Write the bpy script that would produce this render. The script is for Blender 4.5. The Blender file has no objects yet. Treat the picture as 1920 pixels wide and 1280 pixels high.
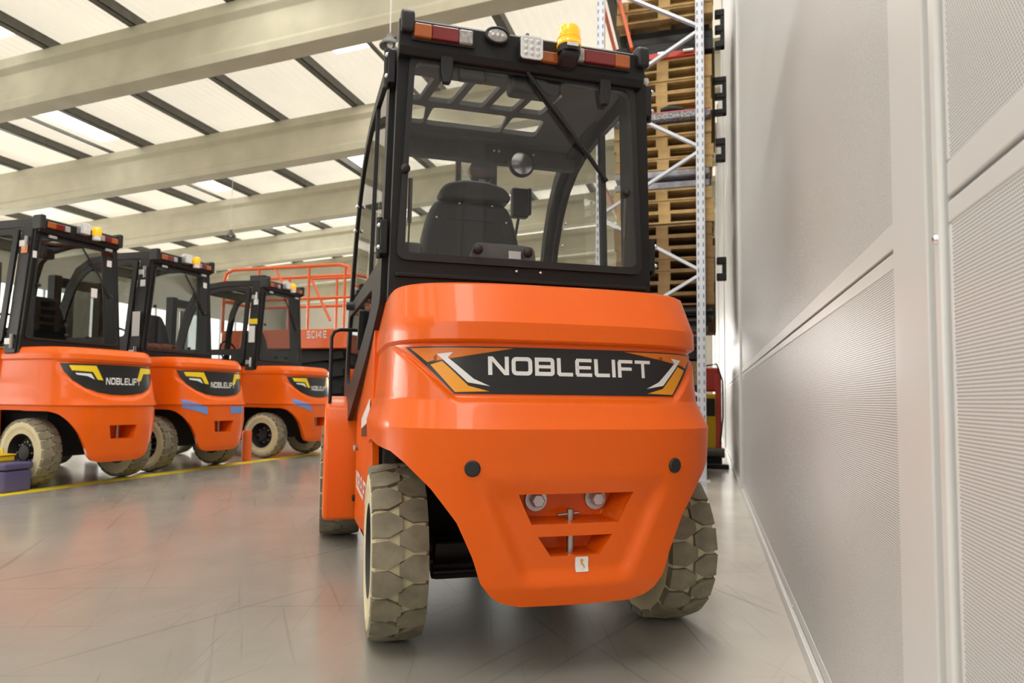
import bpy, bmesh, math, random
from mathutils import Vector, Matrix
random.seed(7)
PI = math.pi
S = bpy.context.scene
COL = S.collection

# ------------------------------------------------------------------ camera
F_PX, CY_PX = 1250.0, 671.0
THETA, PITCH, ROLL, CAM_H = math.radians(16.3), math.radians(3.58), 0.0115, 0.9
cd = bpy.data.cameras.new('camera')
cd.sensor_fit = 'HORIZONTAL'; cd.sensor_width = 36.0
cd.lens = F_PX / 1920 * 36.0
cd.shift_y = (CY_PX - 640) / 1920
cd.clip_start = 0.05; cd.clip_end = 200
cd.dof.use_dof = True; cd.dof.focus_distance = 1.95; cd.dof.aperture_fstop = 5.0
cam = bpy.data.objects.new('camera', cd); COL.objects.link(cam)
cam.matrix_world = Matrix.Translation((0, 0, CAM_H)) @ Matrix.Rotation(THETA, 4, 'Z') @ Matrix.Rotation(PI/2 + PITCH, 4, 'X') @ Matrix.Rotation(ROLL, 4, 'Z')
S.camera = cam

# ------------------------------------------------------------------ world, lights, exposure
S.view_settings.view_transform = 'Standard'; S.view_settings.look = 'None'
S.view_settings.gamma = 1.0; S.view_settings.use_curve_mapping = False
S.view_settings.exposure = 0.14
S.cycles.use_denoising = True; S.cycles.use_light_tree = False
S.cycles.max_bounces = 6; S.cycles.diffuse_bounces = 3; S.cycles.glossy_bounces = 2; S.cycles.transparent_max_bounces = 12
S.cycles.use_adaptive_sampling = True; S.cycles.adaptive_threshold = 0.05
S.cycles.sample_clamp_indirect = 6.0
W = bpy.data.worlds.new('daylight'); S.world = W; W.use_nodes = True
W.node_tree.nodes['Background'].inputs[0].default_value = (1.0, 0.975, 0.94, 1)
W.node_tree.nodes['Background'].inputs[1].default_value = 2.3

def area(name, loc, target, sx, sy, power, col=(1, .95, .87)):
    l = bpy.data.lights.new(name, 'AREA'); l.shape = 'RECTANGLE'; l.size = sx; l.size_y = sy
    l.energy = power; l.color = col
    o = bpy.data.objects.new(name, l); COL.objects.link(o); o.location = loc
    o.rotation_euler = (Vector(target) - Vector(loc)).to_track_quat('-Z', 'Y').to_euler()
    o['kind'] = 'helper'
    return o
# daylight entering by the window band behind the camera, by the window bands of the long wall; the overhead rows are unseen lamps added as fill
area('rear_window_daylight', (-3.6, -6.6, 3.8), (-7.0, 4, 2.5), 6.2, 2.2, 90, (1, .98, .95))
area('window_daylight', (-26.6, 8, 4.2), (-6, 8, 3.5), 26, 2.4, 1400, (1, .97, .92))
area('far_window_daylight', (-12, 37.4, 3.6), (-10, 10, 5), 18, 3.0, 1500, (1, .97, .92))
for yy, e0, e1, e2 in ((-1.3, 150, 25, 50), (3.5, 170, 30, 75), (8.3, 60, 50, 75), (13.1, 30, 50, 60)):
    area('overhead_fill', (-.80, yy, 8.98), (-.80, yy, 0), 1.5, 3.8, e0, (1, .98, .95))
    area('overhead_fill', (-2.97, yy, 8.86), (-2.97, yy, 0), 1.9, 3.8, e1, (1, .98, .95))
    area('overhead_fill', (-7.67, yy, 8.56), (-7.67, yy, 0), 1.9, 3.8, e2, (1, .98, .95))

# ------------------------------------------------------------------ materials
MATS = {}
def mat(name, col, rough=.5, metal=0., coat=0., var=.06, scale=6., bump=0., bscale=80., emit=0., ecol=None, spec=.5):
    m = bpy.data.materials.new(name); m.use_nodes = True
    nt = m.node_tree; b = nt.nodes['Principled BSDF']
    b.inputs['Roughness'].default_value = rough; b.inputs['Metallic'].default_value = metal
    b.inputs['Coat Weight'].default_value = coat; b.inputs['Coat Roughness'].default_value = .06
    b.inputs['Specular IOR Level'].default_value = spec
    tc = nt.nodes.new('ShaderNodeTexCoord'); nz = nt.nodes.new('ShaderNodeTexNoise')
    nz.inputs['Scale'].default_value = scale; nz.inputs['Detail'].default_value = 4
    nt.links.new(tc.outputs['Object'], nz.inputs['Vector'])
    r = nt.nodes.new('ShaderNodeValToRGB')
    r.color_ramp.elements[0].position = .3; r.color_ramp.elements[1].position = .7
    r.color_ramp.elements[0].color = tuple(max(0, c*(1-var)) for c in col) + (1,)
    r.color_ramp.elements[1].color = tuple(min(1, c*(1+var)) for c in col) + (1,)
    nt.links.new(nz.outputs['Fac'], r.inputs[0]); nt.links.new(r.outputs[0], b.inputs['Base Color'])
    if bump:
        n2 = nt.nodes.new('ShaderNodeTexNoise'); n2.inputs['Scale'].default_value = bscale; n2.inputs['Detail'].default_value = 3
        nt.links.new(tc.outputs['Object'], n2.inputs['Vector'])
        bp = nt.nodes.new('ShaderNodeBump'); bp.inputs['Strength'].default_value = bump; bp.inputs['Distance'].default_value = .01
        nt.links.new(n2.outputs['Fac'], bp.inputs['Height']); nt.links.new(bp.outputs[0], b.inputs['Normal'])
    if emit:
        b.inputs['Emission Color'].default_value = (ecol or col) + (1,); b.inputs['Emission Strength'].default_value = emit
    MATS[name] = m
    return m
mat('orange', (.89, .130, .002), .33, spec=.3, coat=.2, var=.02, bump=.05, bscale=220)
mat('orange_lift', (.80, .13, .02), .4, coat=.3, var=.04)
mat('black_metal', (.014, .013, .013), .42, spec=.3, var=.15, bump=.08, bscale=260)
mat('black_plastic', (.013, .013, .014), .5, var=.1)
mat('cab_inner', (.10, .098, .096), .6, var=.1)
mat('seat_vinyl', (.022, .022, .024), .55, var=.2, bump=.15, bscale=200)
mat('chrome', (.75, .75, .76), .22, 1.0, var=.05)
mat('steel', (.45, .44, .42), .38, 1.0, var=.1)
mat('zinc', (.62, .63, .65), .4, .7, var=.08)
mat('galvanised', (.66, .69, .76), .42, .25, var=.06)
mat('rubber_cream', (.70, .62, .40), .75, var=.08, bump=.1)
mat('rubber_worn', (.235, .21, .145), .85, var=.25, scale=14, bump=.25, bscale=160)
mat('decal_black', (.012, .012, .013), .35, var=.05)
mat('decal_white', (.85, .85, .84), .4, var=.02)
mat('decal_yellow', (.90, .36, .01), .4, var=.08)
mat('decal_amber', (.80, .20, .008), .38, var=.08)
mat('decal_lemon', (.92, .66, .01), .4, var=.04)
mat('amber_lens', (.95, .42, .0), .15, coat=.6, var=.02, emit=.55, ecol=(1., .45, .0))
mat('amber_dark', (.42, .10, .012), .2, coat=.6, var=.1)
mat('red_lens', (.19, .008, .010), .2, coat=.6, var=.15)
mat('clear_lens', (.42, .40, .38), .15, coat=.8, var=.3, scale=60)
mat('lamp_glass', (.80, .80, .78), .2, coat=.5, var=.15, scale=50)
mat('concrete_beam', (.47, .44, .325), .8, var=.09, scale=1.6, bump=.12, bscale=18)
mat('purlin_steel', (.13, .125, .11), .55, .3, var=.15)
mat('plaster', (.70, .66, .58), .8, var=.05, scale=.6)
mat('pale_metal', (.64, .635, .625), .38, var=.015, scale=2)
mat('pale_metal_edge', (.70, .70, .69), .3, var=.02)
mat('groove_dark', (.05, .05, .045), .6)
mat('slot_grey', (.22, .23, .26), .6)
mat('wood', (.50, .33, .135), .75, var=.22, scale=5, bump=.2, bscale=40)
mat('wood_old', (.25, .15, .06), .8, var=.25, scale=5, bump=.2, bscale=40)
mat('cardboard', (.30, .19, .10), .8, var=.12)
mat('yellow_paint', (.78, .60, .02), .5, var=.12, scale=9)
mat('yellow_case', (.80, .52, .01), .45, var=.05)
mat('blue_tape', (.16, .30, .68), .6, var=.06)
mat('paper', (.82, .82, .82), .7, var=.02)
mat('toolbox_purple', (.095, .085, .20), .45, var=.08)
mat('red_paint', (.62, .03, .012), .35, coat=.4, var=.08)
mat('grey_bag', (.36, .36, .40), .55, var=.25, scale=12)
mat('speckled', (.30, .29, .30), .6, var=.9, scale=40)
mat('skylight', (.9, .9, .86), .5, emit=2.6, ecol=(1., .97, .92))
mat('window_light', (.9, .9, .9), .5, emit=3.0, ecol=(1., .97, .92))
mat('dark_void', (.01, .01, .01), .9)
mat('enamel_shade', (.16, .16, .15), .5)

MATS['amber_lens'].cycles.emission_sampling = 'NONE'
def glass(name, tint, refl=.08):
    m = bpy.data.materials.new(name); m.use_nodes = True; nt = m.node_tree; nt.nodes.clear()
    o = nt.nodes.new('ShaderNodeOutputMaterial'); mx = nt.nodes.new('ShaderNodeMixShader')
    t = nt.nodes.new('ShaderNodeBsdfTransparent'); t.inputs[0].default_value = tint + (1,)
    g = nt.nodes.new('ShaderNodeBsdfGlossy'); g.inputs['Roughness'].default_value = .02
    lw = nt.nodes.new('ShaderNodeLayerWeight'); lw.inputs[0].default_value = .22
    ma = nt.nodes.new('ShaderNodeMath'); ma.operation = 'ADD'; ma.use_clamp = True; ma.inputs[1].default_value = refl
    nt.links.new(lw.outputs['Fresnel'], ma.inputs[0])
    ge = nt.nodes.new('ShaderNodeNewGeometry'); iv = nt.nodes.new('ShaderNodeMath'); iv.operation = 'SUBTRACT'; iv.inputs[0].default_value = 1.
    mu = nt.nodes.new('ShaderNodeMath'); mu.operation = 'MULTIPLY'
    nt.links.new(ge.outputs['Backfacing'], iv.inputs[1]); nt.links.new(ma.outputs[0], mu.inputs[0]); nt.links.new(iv.outputs[0], mu.inputs[1])
    nt.links.new(mu.outputs[0], mx.inputs[0]); nt.links.new(t.outputs[0], mx.inputs[1]); nt.links.new(g.outputs[0], mx.inputs[2])
    nt.links.new(mx.outputs[0], o.inputs[0]); MATS[name] = m
glass('cab_glass', (.95, .955, .95), .035)
glass('dark_glass', (.60, .62, .61), .035)

glass('smoke_glass', (.45, .45, .45), .06)
def floor_mat():
    m = mat('floor_concrete', (.235, .215, .185), .3, var=.0)
    nt = m.node_tree; b = nt.nodes['Principled BSDF']
    tc = [n for n in nt.nodes if n.type == 'TEX_COORD'][0]
    ramp = [n for n in nt.nodes if n.type == 'VALTORGB'][0]; nz = [n for n in nt.nodes if n.type == 'TEX_NOISE'][0]
    nz.inputs['Scale'].default_value = 1.1; nz.inputs['Detail'].default_value = 5; nz.inputs['Roughness'].default_value = .55; ramp.color_ramp.elements[0].position = .2; ramp.color_ramp.elements[1].position = .8
    ramp.color_ramp.elements[0].color = (.25, .236, .205, 1); ramp.color_ramp.elements[1].color = (.37, .348, .305, 1)
    n2 = nt.nodes.new('ShaderNodeTexNoise'); n2.inputs['Scale'].default_value = 1.3; n2.inputs['Detail'].default_value = 3
    nt.links.new(tc.outputs['Object'], n2.inputs['Vector'])
    mr = nt.nodes.new('ShaderNodeMapRange'); mr.inputs[1].default_value = .3; mr.inputs[2].default_value = .7
    mr.inputs[3].default_value = .21; mr.inputs[4].default_value = .27; mr.inputs[1].default_value = .1; mr.inputs[2].default_value = .9
    nt.links.new(n2.outputs['Fac'], mr.inputs[0]); nt.links.new(mr.outputs[0], b.inputs['Roughness'])
    bp = nt.nodes.new('ShaderNodeBump'); bp.inputs['Strength'].default_value = .0; bp.inputs['Distance'].default_value = .02
    nt.links.new(n2.outputs['Fac'], bp.inputs['Height']); nt.links.new(bp.outputs[0], b.inputs['Normal'])
    b.inputs['Coat Weight'].default_value = .25; b.inputs['Coat Roughness'].default_value = .12
    # tyre smears and trowel scratches: stretched noise in a few directions, thresholded to thin dark lines
    col = ramp.outputs[0]
    for ang, sx, sy, lo, k in ((.9, .45, 22, .635, .42), (-.35, .5, 30, .65, .30), (1.9, .4, 20, .645, .38), (1.25, .8, 50, .63, .30)):
        mr_ = nt.nodes.new('ShaderNodeMapping'); mr_.inputs['Rotation'].default_value = (0, 0, ang); nt.links.new(tc.outputs['Object'], mr_.inputs[0])
        mp_ = nt.nodes.new('ShaderNodeMapping'); mp_.inputs['Scale'].default_value = (sx, sy, 1); mp_.inputs['Location'].default_value = (ang*7, sx*31, 0)
        nt.links.new(mr_.outputs[0], mp_.inputs[0])
        ns = nt.nodes.new('ShaderNodeTexNoise'); ns.inputs['Scale'].default_value = 1.; ns.inputs['Detail'].default_value = 3
        nt.links.new(mp_.outputs[0], ns.inputs['Vector'])
        mr2 = nt.nodes.new('ShaderNodeMapRange'); mr2.inputs[1].default_value = lo; mr2.inputs[2].default_value = lo+.10; mr2.inputs[3].default_value = 0; mr2.inputs[4].default_value = k
        nt.links.new(ns.outputs['Fac'], mr2.inputs[0])
        mx = nt.nodes.new('ShaderNodeMix'); mx.data_type = 'RGBA'; mx.inputs['B'].default_value = (.10, .09, .08, 1)
        nt.links.new(mr2.outputs[0], mx.inputs['Factor']); nt.links.new(col, mx.inputs['A']); col = mx.outputs['Result']
    # bright light along the wall put into the floor colour, with a ragged edge
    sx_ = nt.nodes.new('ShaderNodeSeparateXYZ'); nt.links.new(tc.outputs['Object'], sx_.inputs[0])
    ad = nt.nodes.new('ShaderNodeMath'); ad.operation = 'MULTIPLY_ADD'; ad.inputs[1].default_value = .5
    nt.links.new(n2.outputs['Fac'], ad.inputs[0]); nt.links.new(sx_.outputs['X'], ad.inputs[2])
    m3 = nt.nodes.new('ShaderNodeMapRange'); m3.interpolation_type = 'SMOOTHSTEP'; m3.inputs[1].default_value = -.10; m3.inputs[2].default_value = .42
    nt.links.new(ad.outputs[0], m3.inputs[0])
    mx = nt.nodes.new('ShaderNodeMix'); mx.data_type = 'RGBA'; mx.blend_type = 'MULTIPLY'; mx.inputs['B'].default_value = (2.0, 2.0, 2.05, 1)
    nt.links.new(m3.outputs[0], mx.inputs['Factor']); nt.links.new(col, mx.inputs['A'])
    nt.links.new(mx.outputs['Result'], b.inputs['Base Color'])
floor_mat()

def perforated():
    # sheet steel punched with rows of small round holes (5.2 mm pitch)
    m = mat('perforated_steel', (.70, .695, .69), .36, var=.015, scale=2)
    nt = m.node_tree; b = nt.nodes['Principled BSDF']
    tc = [n for n in nt.nodes if n.type == 'TEX_COORD'][0]
    ramp = [n for n in nt.nodes if n.type == 'VALTORGB'][0]
    sp = nt.nodes.new('ShaderNodeSeparateXYZ'); nt.links.new(tc.outputs['Object'], sp.inputs[0])
    def M(op, a, c=None, v=None):
        n = nt.nodes.new('ShaderNodeMath'); n.operation = op
        if isinstance(a, (int, float)): n.inputs[0].default_value = a
        else: nt.links.new(a, n.inputs[0])
        if c is not None: nt.links.new(c, n.inputs[1])
        if v is not None: n.inputs[1].default_value = v
        return n.outputs[0]
    P = .0058
    zr = M('MULTIPLY', sp.outputs['Z'], v=1/(P*.866))
    row = M('FLOOR', zr)
    odd = M('MULTIPLY', M('MODULO', row, v=2.), v=.5)
    yr = M('ADD', M('MULTIPLY', sp.outputs['Y'], v=1/P), odd)
    fy = M('SUBTRACT', M('FRACT', yr), v=.5)
    fz = M('MULTIPLY', M('SUBTRACT', M('FRACT', zr), v=.5), v=.866)
    d = M('SQRT', M('ADD', M('MULTIPLY', fy, fy), M('MULTIPLY', fz, fz)))
    hole = M('LESS_THAN', d, v=.27)
    mx = nt.nodes.new('ShaderNodeMix'); mx.data_type = 'RGBA'
    nt.links.new(hole, mx.inputs['Factor']); nt.links.new(ramp.outputs[0], mx.inputs['A'])
    mx.inputs['B'].default_value = (.05, .046, .04, 1)
    nt.links.new(mx.outputs['Result'], b.inputs['Base Color'])
    nt.links.new(M('ADD', M('MULTIPLY', hole, v=.5), v=.36), b.inputs['Roughness'])
perforated()

def roof_sheet_mat():
    # translucent glass-fibre sheeting: daylight glows through it
    m = mat('roof_sheet', (.82, .77, .66), .6, var=.05, scale=.35)
    nt = m.node_tree; b = nt.nodes['Principled BSDF']; out = [n for n in nt.nodes if n.type == 'OUTPUT_MATERIAL'][0]
    ramp = [n for n in nt.nodes if n.type == 'VALTORGB'][0]
    tr = nt.nodes.new('ShaderNodeBsdfTranslucent'); mx = nt.nodes.new('ShaderNodeMixShader'); mx.inputs[0].default_value = .36
    nt.links.new(ramp.outputs[0], tr.inputs[0]); nt.links.new(b.outputs[0], mx.inputs[1]); nt.links.new(tr.outputs[0], mx.inputs[2])
    nt.links.new(mx.outputs[0], out.inputs[0])
roof_sheet_mat()

# ------------------------------------------------------------------ mesh helpers
class MB:
    def __init__(s): s.v = []; s.f = []
    def add(s, vs, fs):
        o = len(s.v); s.v += [tuple(v) for v in vs]; s.f += [tuple(i + o for i in f) for f in fs]; return s
    def box(s, c, d, rot=None):
        x, y, z = (k/2 for k in d)
        vs = [Vector(p) for p in ((-x,-y,-z),(x,-y,-z),(x,y,-z),(-x,y,-z),(-x,-y,z),(x,-y,z),(x,y,z),(-x,y,z))]
        if rot is not None: vs = [rot @ v for v in vs]
        return s.add([v + Vector(c) for v in vs], [(0,3,2,1),(4,5,6,7),(0,1,5,4),(1,2,6,5),(2,3,7,6),(3,0,4,7)])
    def bb(s, x0, x1, y0, y1, z0, z1): return s.box(((x0+x1)/2, (y0+y1)/2, (z0+z1)/2), (x1-x0, y1-y0, z1-z0))
    def bar(s, p, q, w, h, up=(0,0,1)):
        p, q = Vector(p), Vector(q); d = q - p; L = d.length; d.normalize()
        u = Vector(up); a = d.cross(u)
        if a.length < 1e-4: a = d.cross(Vector((1,0,0)))
        a.normalize(); b = a.cross(d)
        return s.box((p+q)/2, (w, L, h), Matrix((a, d, b)).transposed())
    def sweep(s, pts, w, h, ax=(1,0,0), closed=False):
        # rectangular section swept along pts; w along ax, h across
        P = [Vector(p) for p in pts]; n = len(P); ax = Vector(ax); vs = []
        for i, p in enumerate(P):
            a = P[(i-1) % n] if (closed or i > 0) else p; c = P[(i+1) % n] if (closed or i < n-1) else p
            d = (c - a).normalized(); nn = d.cross(ax).normalized(); aa = nn.cross(d).normalized()
            vs += [p + aa*w/2 + nn*h/2, p - aa*w/2 + nn*h/2, p - aa*w/2 - nn*h/2, p + aa*w/2 - nn*h/2]
        fs = []
        for i in range(n if closed else n-1):
            j = (i+1) % n
            for k in range(4): fs.append((4*i+k, 4*i+(k+1) % 4, 4*j+(k+1) % 4, 4*j+k))
        if not closed: fs += [(3,2,1,0), tuple(4*(n-1)+k for k in range(4))]
        return s.add(vs, fs)
    def tube(s, pts, r, n=10):
        P = [Vector(p) for p in pts]; m = len(P); vs = []; prev = None
        for i, p in enumerate(P):
            d = ((P[i+1] if i < m-1 else p) - (P[i-1] if i > 0 else p)).normalized()
            if prev is None:
                a = d.cross(Vector((0,0,1)))
                if a.length < 1e-3: a = d.cross(Vector((1,0,0)))
            else: a = prev - d*prev.dot(d)
            a.normalize(); prev = a; b = d.cross(a)
            rr = r[i] if isinstance(r, (list, tuple)) else r
            vs += [p + (a*math.cos(t) + b*math.sin(t))*rr for t in (2*PI*k/n for k in range(n))]
        fs = [(i*n+k, i*n+(k+1) % n, (i+1)*n+(k+1) % n, (i+1)*n+k) for i in range(m-1) for k in range(n)]
        fs += [tuple(range(n-1, -1, -1)), tuple((m-1)*n+k for k in range(n))]
        return s.add(vs, fs)
    def lathe(s, prof, n=32, M=None, cap=True):
        # prof [(radius, height)] about z, placed by M
        M = M or Matrix(); vs = []
        for r, z in prof:
            vs += [M @ Vector((r*math.cos(2*PI*k/n), r*math.sin(2*PI*k/n), z)) for k in range(n)]
        fs = [(i*n+k, i*n+(k+1) % n, (i+1)*n+(k+1) % n, (i+1)*n+k) for i in range(len(prof)-1) for k in range(n)]
        if cap: fs += [tuple(range(n-1, -1, -1)), tuple((len(prof)-1)*n+k for k in range(n))]
        return s.add(vs, fs)
    def prism(s, poly, fn):
        # poly 2D; fn(u, v, side 0/1) -> 3D
        n = len(poly)
        vs = [fn(u, v, 0) for u, v in poly] + [fn(u, v, 1) for u, v in poly]
        return s.add(vs, [tuple(range(n-1, -1, -1)), tuple(range(n, 2*n))] + [(i, (i+1) % n, n+(i+1) % n, n+i) for i in range(n)])
    def sphere(s, c, r, nu=14, nv=8, sz=1.0):
        prof = [(r*math.sin(PI*i/nv) + 1e-5, -r*math.cos(PI*i/nv)*sz) for i in range(nv+1)]
        return s.lathe(prof, nu, Matrix.Translation(c))
    def build(s, name, m, parent=None, smooth=None, bevel=0., seg=2, **tags):
        me = bpy.data.meshes.new(name); me.from_pydata(s.v, [], s.f)
        bm = bmesh.new(); bm.from_mesh(me); bmesh.ops.recalc_face_normals(bm, faces=bm.faces); bm.to_mesh(me); bm.free()
        return link(name, me, m, parent, smooth, bevel, seg, **tags)

def link(name, me, m, parent=None, smooth=None, bevel=0., seg=2, **tags):
    for k in (m if isinstance(m, (list, tuple)) else [m]): me.materials.append(MATS[k])
    if smooth is not None:
        me.shade_smooth(); me.set_sharp_from_angle(angle=math.radians(smooth))
    o = bpy.data.objects.new(name, me); COL.objects.link(o)
    if bevel:
        b = o.modifiers.new('bevel', 'BEVEL'); b.width = bevel; b.segments = seg; b.limit_method = 'ANGLE'; b.angle_limit = math.radians(35)
        if smooth is None: me.shade_smooth(); me.set_sharp_from_angle(angle=math.radians(30))
        b.harden_normals = True
    if parent is not None: o.parent = parent
    for k, v in tags.items(): o[k] = v
    return o
def empty(name, loc=(0,0,0), rz=0., **tags):
    o = bpy.data.objects.new(name, None); COL.objects.link(o); o.location = loc; o.rotation_euler = (0, 0, rz)
    o.empty_display_size = .1
    for k, v in tags.items(): o[k] = v
    return o
def copy_tree(o, parent=None):
    c = o.copy(); COL.objects.link(c); c.parent = parent
    for ch in list(o.children): copy_tree(ch, c)
    return c
def rrect(x0, x1, y0, y1, r, n=5):
    pts = []
    for cx, cy, a in ((x1-r, y1-r, 0), (x0+r, y1-r, PI/2), (x0+r, y0+r, PI), (x1-r, y0+r, 1.5*PI)):
        pts += [(cx + r*math.cos(a + PI/2*k/n), cy + r*math.sin(a + PI/2*k/n)) for k in range(n+1)]
    return pts
def round_poly(poly, r, n=4):
    out = []; m = len(poly)
    for i in range(m):
        p = Vector(poly[i]); a = Vector(poly[i-1]) - p; b = Vector(poly[(i+1) % m]) - p
        rr = min(r, a.length*.45, b.length*.45); a.normalize(); b.normalize()
        for k in range(n+1):
            t = k/n; out.append(tuple((p + a*rr)*(1-t)**2 + p*2*t*(1-t) + (p + b*rr)*t*t))
    return out
def plate_mesh(name, outer, holes, thick, M):
    # flat plate with holes in its local xy plane, thickness along z, placed by M (4x4 or callable)
    cu = bpy.data.curves.new('tmp', 'CURVE'); cu.dimensions = '2D'; cu.fill_mode = 'BOTH'; cu.extrude = thick/2
    for poly in [outer] + list(holes):
        sp = cu.splines.new('POLY'); sp.points.add(len(poly)-1); sp.use_cyclic_u = True
        for q, (x, y) in zip(sp.points, poly): q.co = (x, y, 0, 1)
    o = bpy.data.objects.new('tmp', cu); COL.objects.link(o)
    bpy.context.view_layer.update()
    me = bpy.data.meshes.new_from_object(o.evaluated_get(bpy.context.evaluated_depsgraph_get()))
    bpy.data.objects.remove(o); bpy.data.curves.remove(cu)
    me.name = name; me.materials.clear()
    for v in me.vertices: v.co = M(v.co) if callable(M) else M @ v.co
    bm = bmesh.new(); bm.from_mesh(me); bmesh.ops.remove_doubles(bm, verts=bm.verts, dist=1e-5)
    bmesh.ops.recalc_face_normals(bm, faces=bm.faces); bm.to_mesh(me); bm.free()
    return me
def plate(name, outer, holes, thick, M, m, parent=None, bevel=0., **t):
    return link(name, plate_mesh(name, outer, holes, thick, M), m, parent, 30, bevel, **t)
def XZ(y): return lambda c: Vector((c.x, y - c.z, c.y))          # 2D (x,z) drawn in the rear plane at depth y
def flat_decal(name, polys, surf, m, parent, off=.002, step=.03):
    # polys in (x,z) laid on a curved surface: cut finely, then pushed onto surf(x,z)->(x,y,z), lifted off towards the rear
    bm = bmesh.new()
    for poly in polys:
        vs = [bm.verts.new((x, 0, z)) for x, z in poly]
        bm.faces.new(vs)
    bmesh.ops.triangulate(bm, faces=bm.faces[:])
    xs = [v.co.x for v in bm.verts]; zs = [v.co.z for v in bm.verts]
    k = math.floor(min(xs)/step)
    while k*step < max(xs):
        bmesh.ops.bisect_plane(bm, geom=bm.verts[:]+bm.edges[:]+bm.faces[:], plane_co=(k*step, 0, 0), plane_no=(1, 0, 0)); k += 1
    k = math.floor(min(zs)/step)
    while k*step < max(zs):
        bmesh.ops.bisect_plane(bm, geom=bm.verts[:]+bm.edges[:]+bm.faces[:], plane_co=(0, 0, k*step), plane_no=(0, 0, 1)); k += 1
    for v in bm.verts:
        x, z = v.co.x, v.co.z; y = surf(x, z); e = .004
        n = Vector((surf(x+e, z) - surf(x-e, z), -2*e, surf(x, z+e) - surf(x, z-e))); n = Vector((n.x, -2*e, n.z)).normalized()
        v.co = Vector((x, y, z)) + n*off
    bmesh.ops.recalc_face_normals(bm, faces=bm.faces)
    me = bpy.data.meshes.new(name); bm.to_mesh(me); bm.free()
    return link(name, me, m, parent, 40)

# squared lettering drawn from strokes: every letter is a list of convex-ish polygons in a unit-high cell
def _ring(w, h, t, r, full=True):
    o = rrect(0, w, 0, h, r, 4); i = rrect(t, w-t, t, h-t, max(r-t*.8, .03), 4); n = len(o)
    return [[o[k], o[(k+1) % n], i[(k+1) % n], i[k]] for k in range(n)]
def _R(x0, x1, y0, y1): return [(x0, y0), (x1, y0), (x1, y1), (x0, y1)]
T_ = .22
LET = {
 'N': (1.12, [_R(0, T_, 0, 1), _R(1.12-T_, 1.12, 0, 1), [(0, 1), (.26, 1), (1.12, 0), (.86, 0)]]),
 'O': (1.15, _ring(1.15, 1, T_, .26)),
 'B': (1.12, _ring(1.12, 1, T_, .2) + [_R(.1, 1.0, .41, .59), _R(0, .3, 0, .2), _R(0, .3, .8, 1)]),
 'L': (.92, [_R(0, T_, .12, 1), _R(.1, .92, 0, .2), [(0, .12), (T_, .12), (.12, 0)]]),
 'E': (.98, [_R(0, T_, .1, .9), _R(.06, .98, 0, .19), _R(.06, .98, .81, 1), _R(.1, .92, .41, .59)]),
 'I': (.21, [_R(0, .21, 0, 1)]),
 'F': (.95, [_R(0, T_, 0, .9), _R(.06, .95, .81, 1), _R(.1, .88, .40, .58)]),
 'T': (1.02, [_R(0, 1.02, .81, 1), _R(.41, .61, 0, .85)]),
 'S': (.95, [_R(0, .95, .82, 1), _R(0, .95, 0, .18), _R(0, .95, .41, .59), _R(0, .2, .5, .9), _R(.75, .95, .1, .5)]),
 'C': (.95, [_R(0, .2, .05, .95), _R(.05, .95, .81, 1), _R(.05, .95, 0, .19)]),
 '1': (.3, [_R(.08, .3, 0, 1), _R(0, .2, .8, 1)]),
 '4': (1.0, [_R(.62, .84, 0, 1), _R(0, 1.0, .25, .43), [(0, .43), (.22, .43), (.75, 1), (.55, 1)]]),
}
def word(txt, x0, x1, z0, z1, gap=.15, shear=0.):
    tot = sum(LET[c][0] for c in txt) + gap*(len(txt)-1); k = (x1-x0)/tot; hh = z1-z0; x = 0; out = []
    for c in txt:
        w, ps = LET[c]
        for p in ps: out.append([(x0 + (x+u)*k + shear*v*hh, z0 + v*hh) for u, v in p])
        x += w + gap
    return out

# ------------------------------------------------------------------ the hall
HX0, HX1, HY0, HY1 = -27.0, .332, -7.0, 38.0
def roof_z(x): return 9.086 + .06*x
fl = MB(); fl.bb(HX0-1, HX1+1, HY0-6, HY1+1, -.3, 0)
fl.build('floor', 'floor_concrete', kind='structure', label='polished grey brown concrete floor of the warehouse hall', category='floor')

# right hand wall of perforated sheet panels between covered posts
wr = MB(); wr.bb(.392, .6, HY0, HY1, 0, 9.3)
wall = wr.build('wall_right', 'pale_metal', kind='structure', label='pale grey wall of perforated metal panels right of the forklift', category='wall')
SEAM = 1.185
def wall_panel(y0, y1, z0, z1, x, mt=.045, mb=.03, my=.012):
    f = MB()                                         # folded flat border
    f.bb(x, x+.03, y0, y1, z1-mt, z1); f.bb(x, x+.03, y0, y1, z0, z0+mb)
    f.bb(x, x+.03, y0, y0+my, z0+mb, z1-mt); f.bb(x, x+.03, y1-my, y1, z0+mb, z1-mt)
    o = f.build('wall_panel', 'pale_metal', wall, bevel=.004)
    MB().bb(x+.0015, x+.028, y0+my, y1-my, z0+mb, z1-mt).build('perforated_sheet', 'perforated_steel', o)
for ya, yb in ((-6.4, -4.08), (-3.79, -1.55), (-1.26, 1.049), (1.31, 6.97), (7.26, 13.07), (13.36, 18.97), (19.26, 25.0)):
    xo = .324 if yb < 1.3 else .336
    wall_panel(ya, yb, .06, SEAM-.002, xo, mt=.032, mb=.045)
    wall_panel(ya, yb, SEAM+.004, 4.6, xo, mt=.05, mb=.05)
    wall_panel(ya, yb, 4.61, 8.9, xo)
def post(y0, w=.255):
    MB().bb(.316, .395, y0, y0+.032, 0, 9.2).build('post_edge', 'pale_metal_edge', wall, bevel=.007, seg=3)
    MB().bb(.331, .395, y0+.032, y0+.068, 0, 9.2).build('post_groove', 'pale_metal', wall)
    MB().bb(.318, .395, y0+.068, y0+w, 0, 9.2).build('post_cover', 'pale_metal', wall, bevel=.004)
    MB().bb(.340, .395, y0-.03, y0, 0, 9.2).build('post_shadow', 'groove_dark', wall)  # dark strip painted in for the shadow beside the post edge
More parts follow.
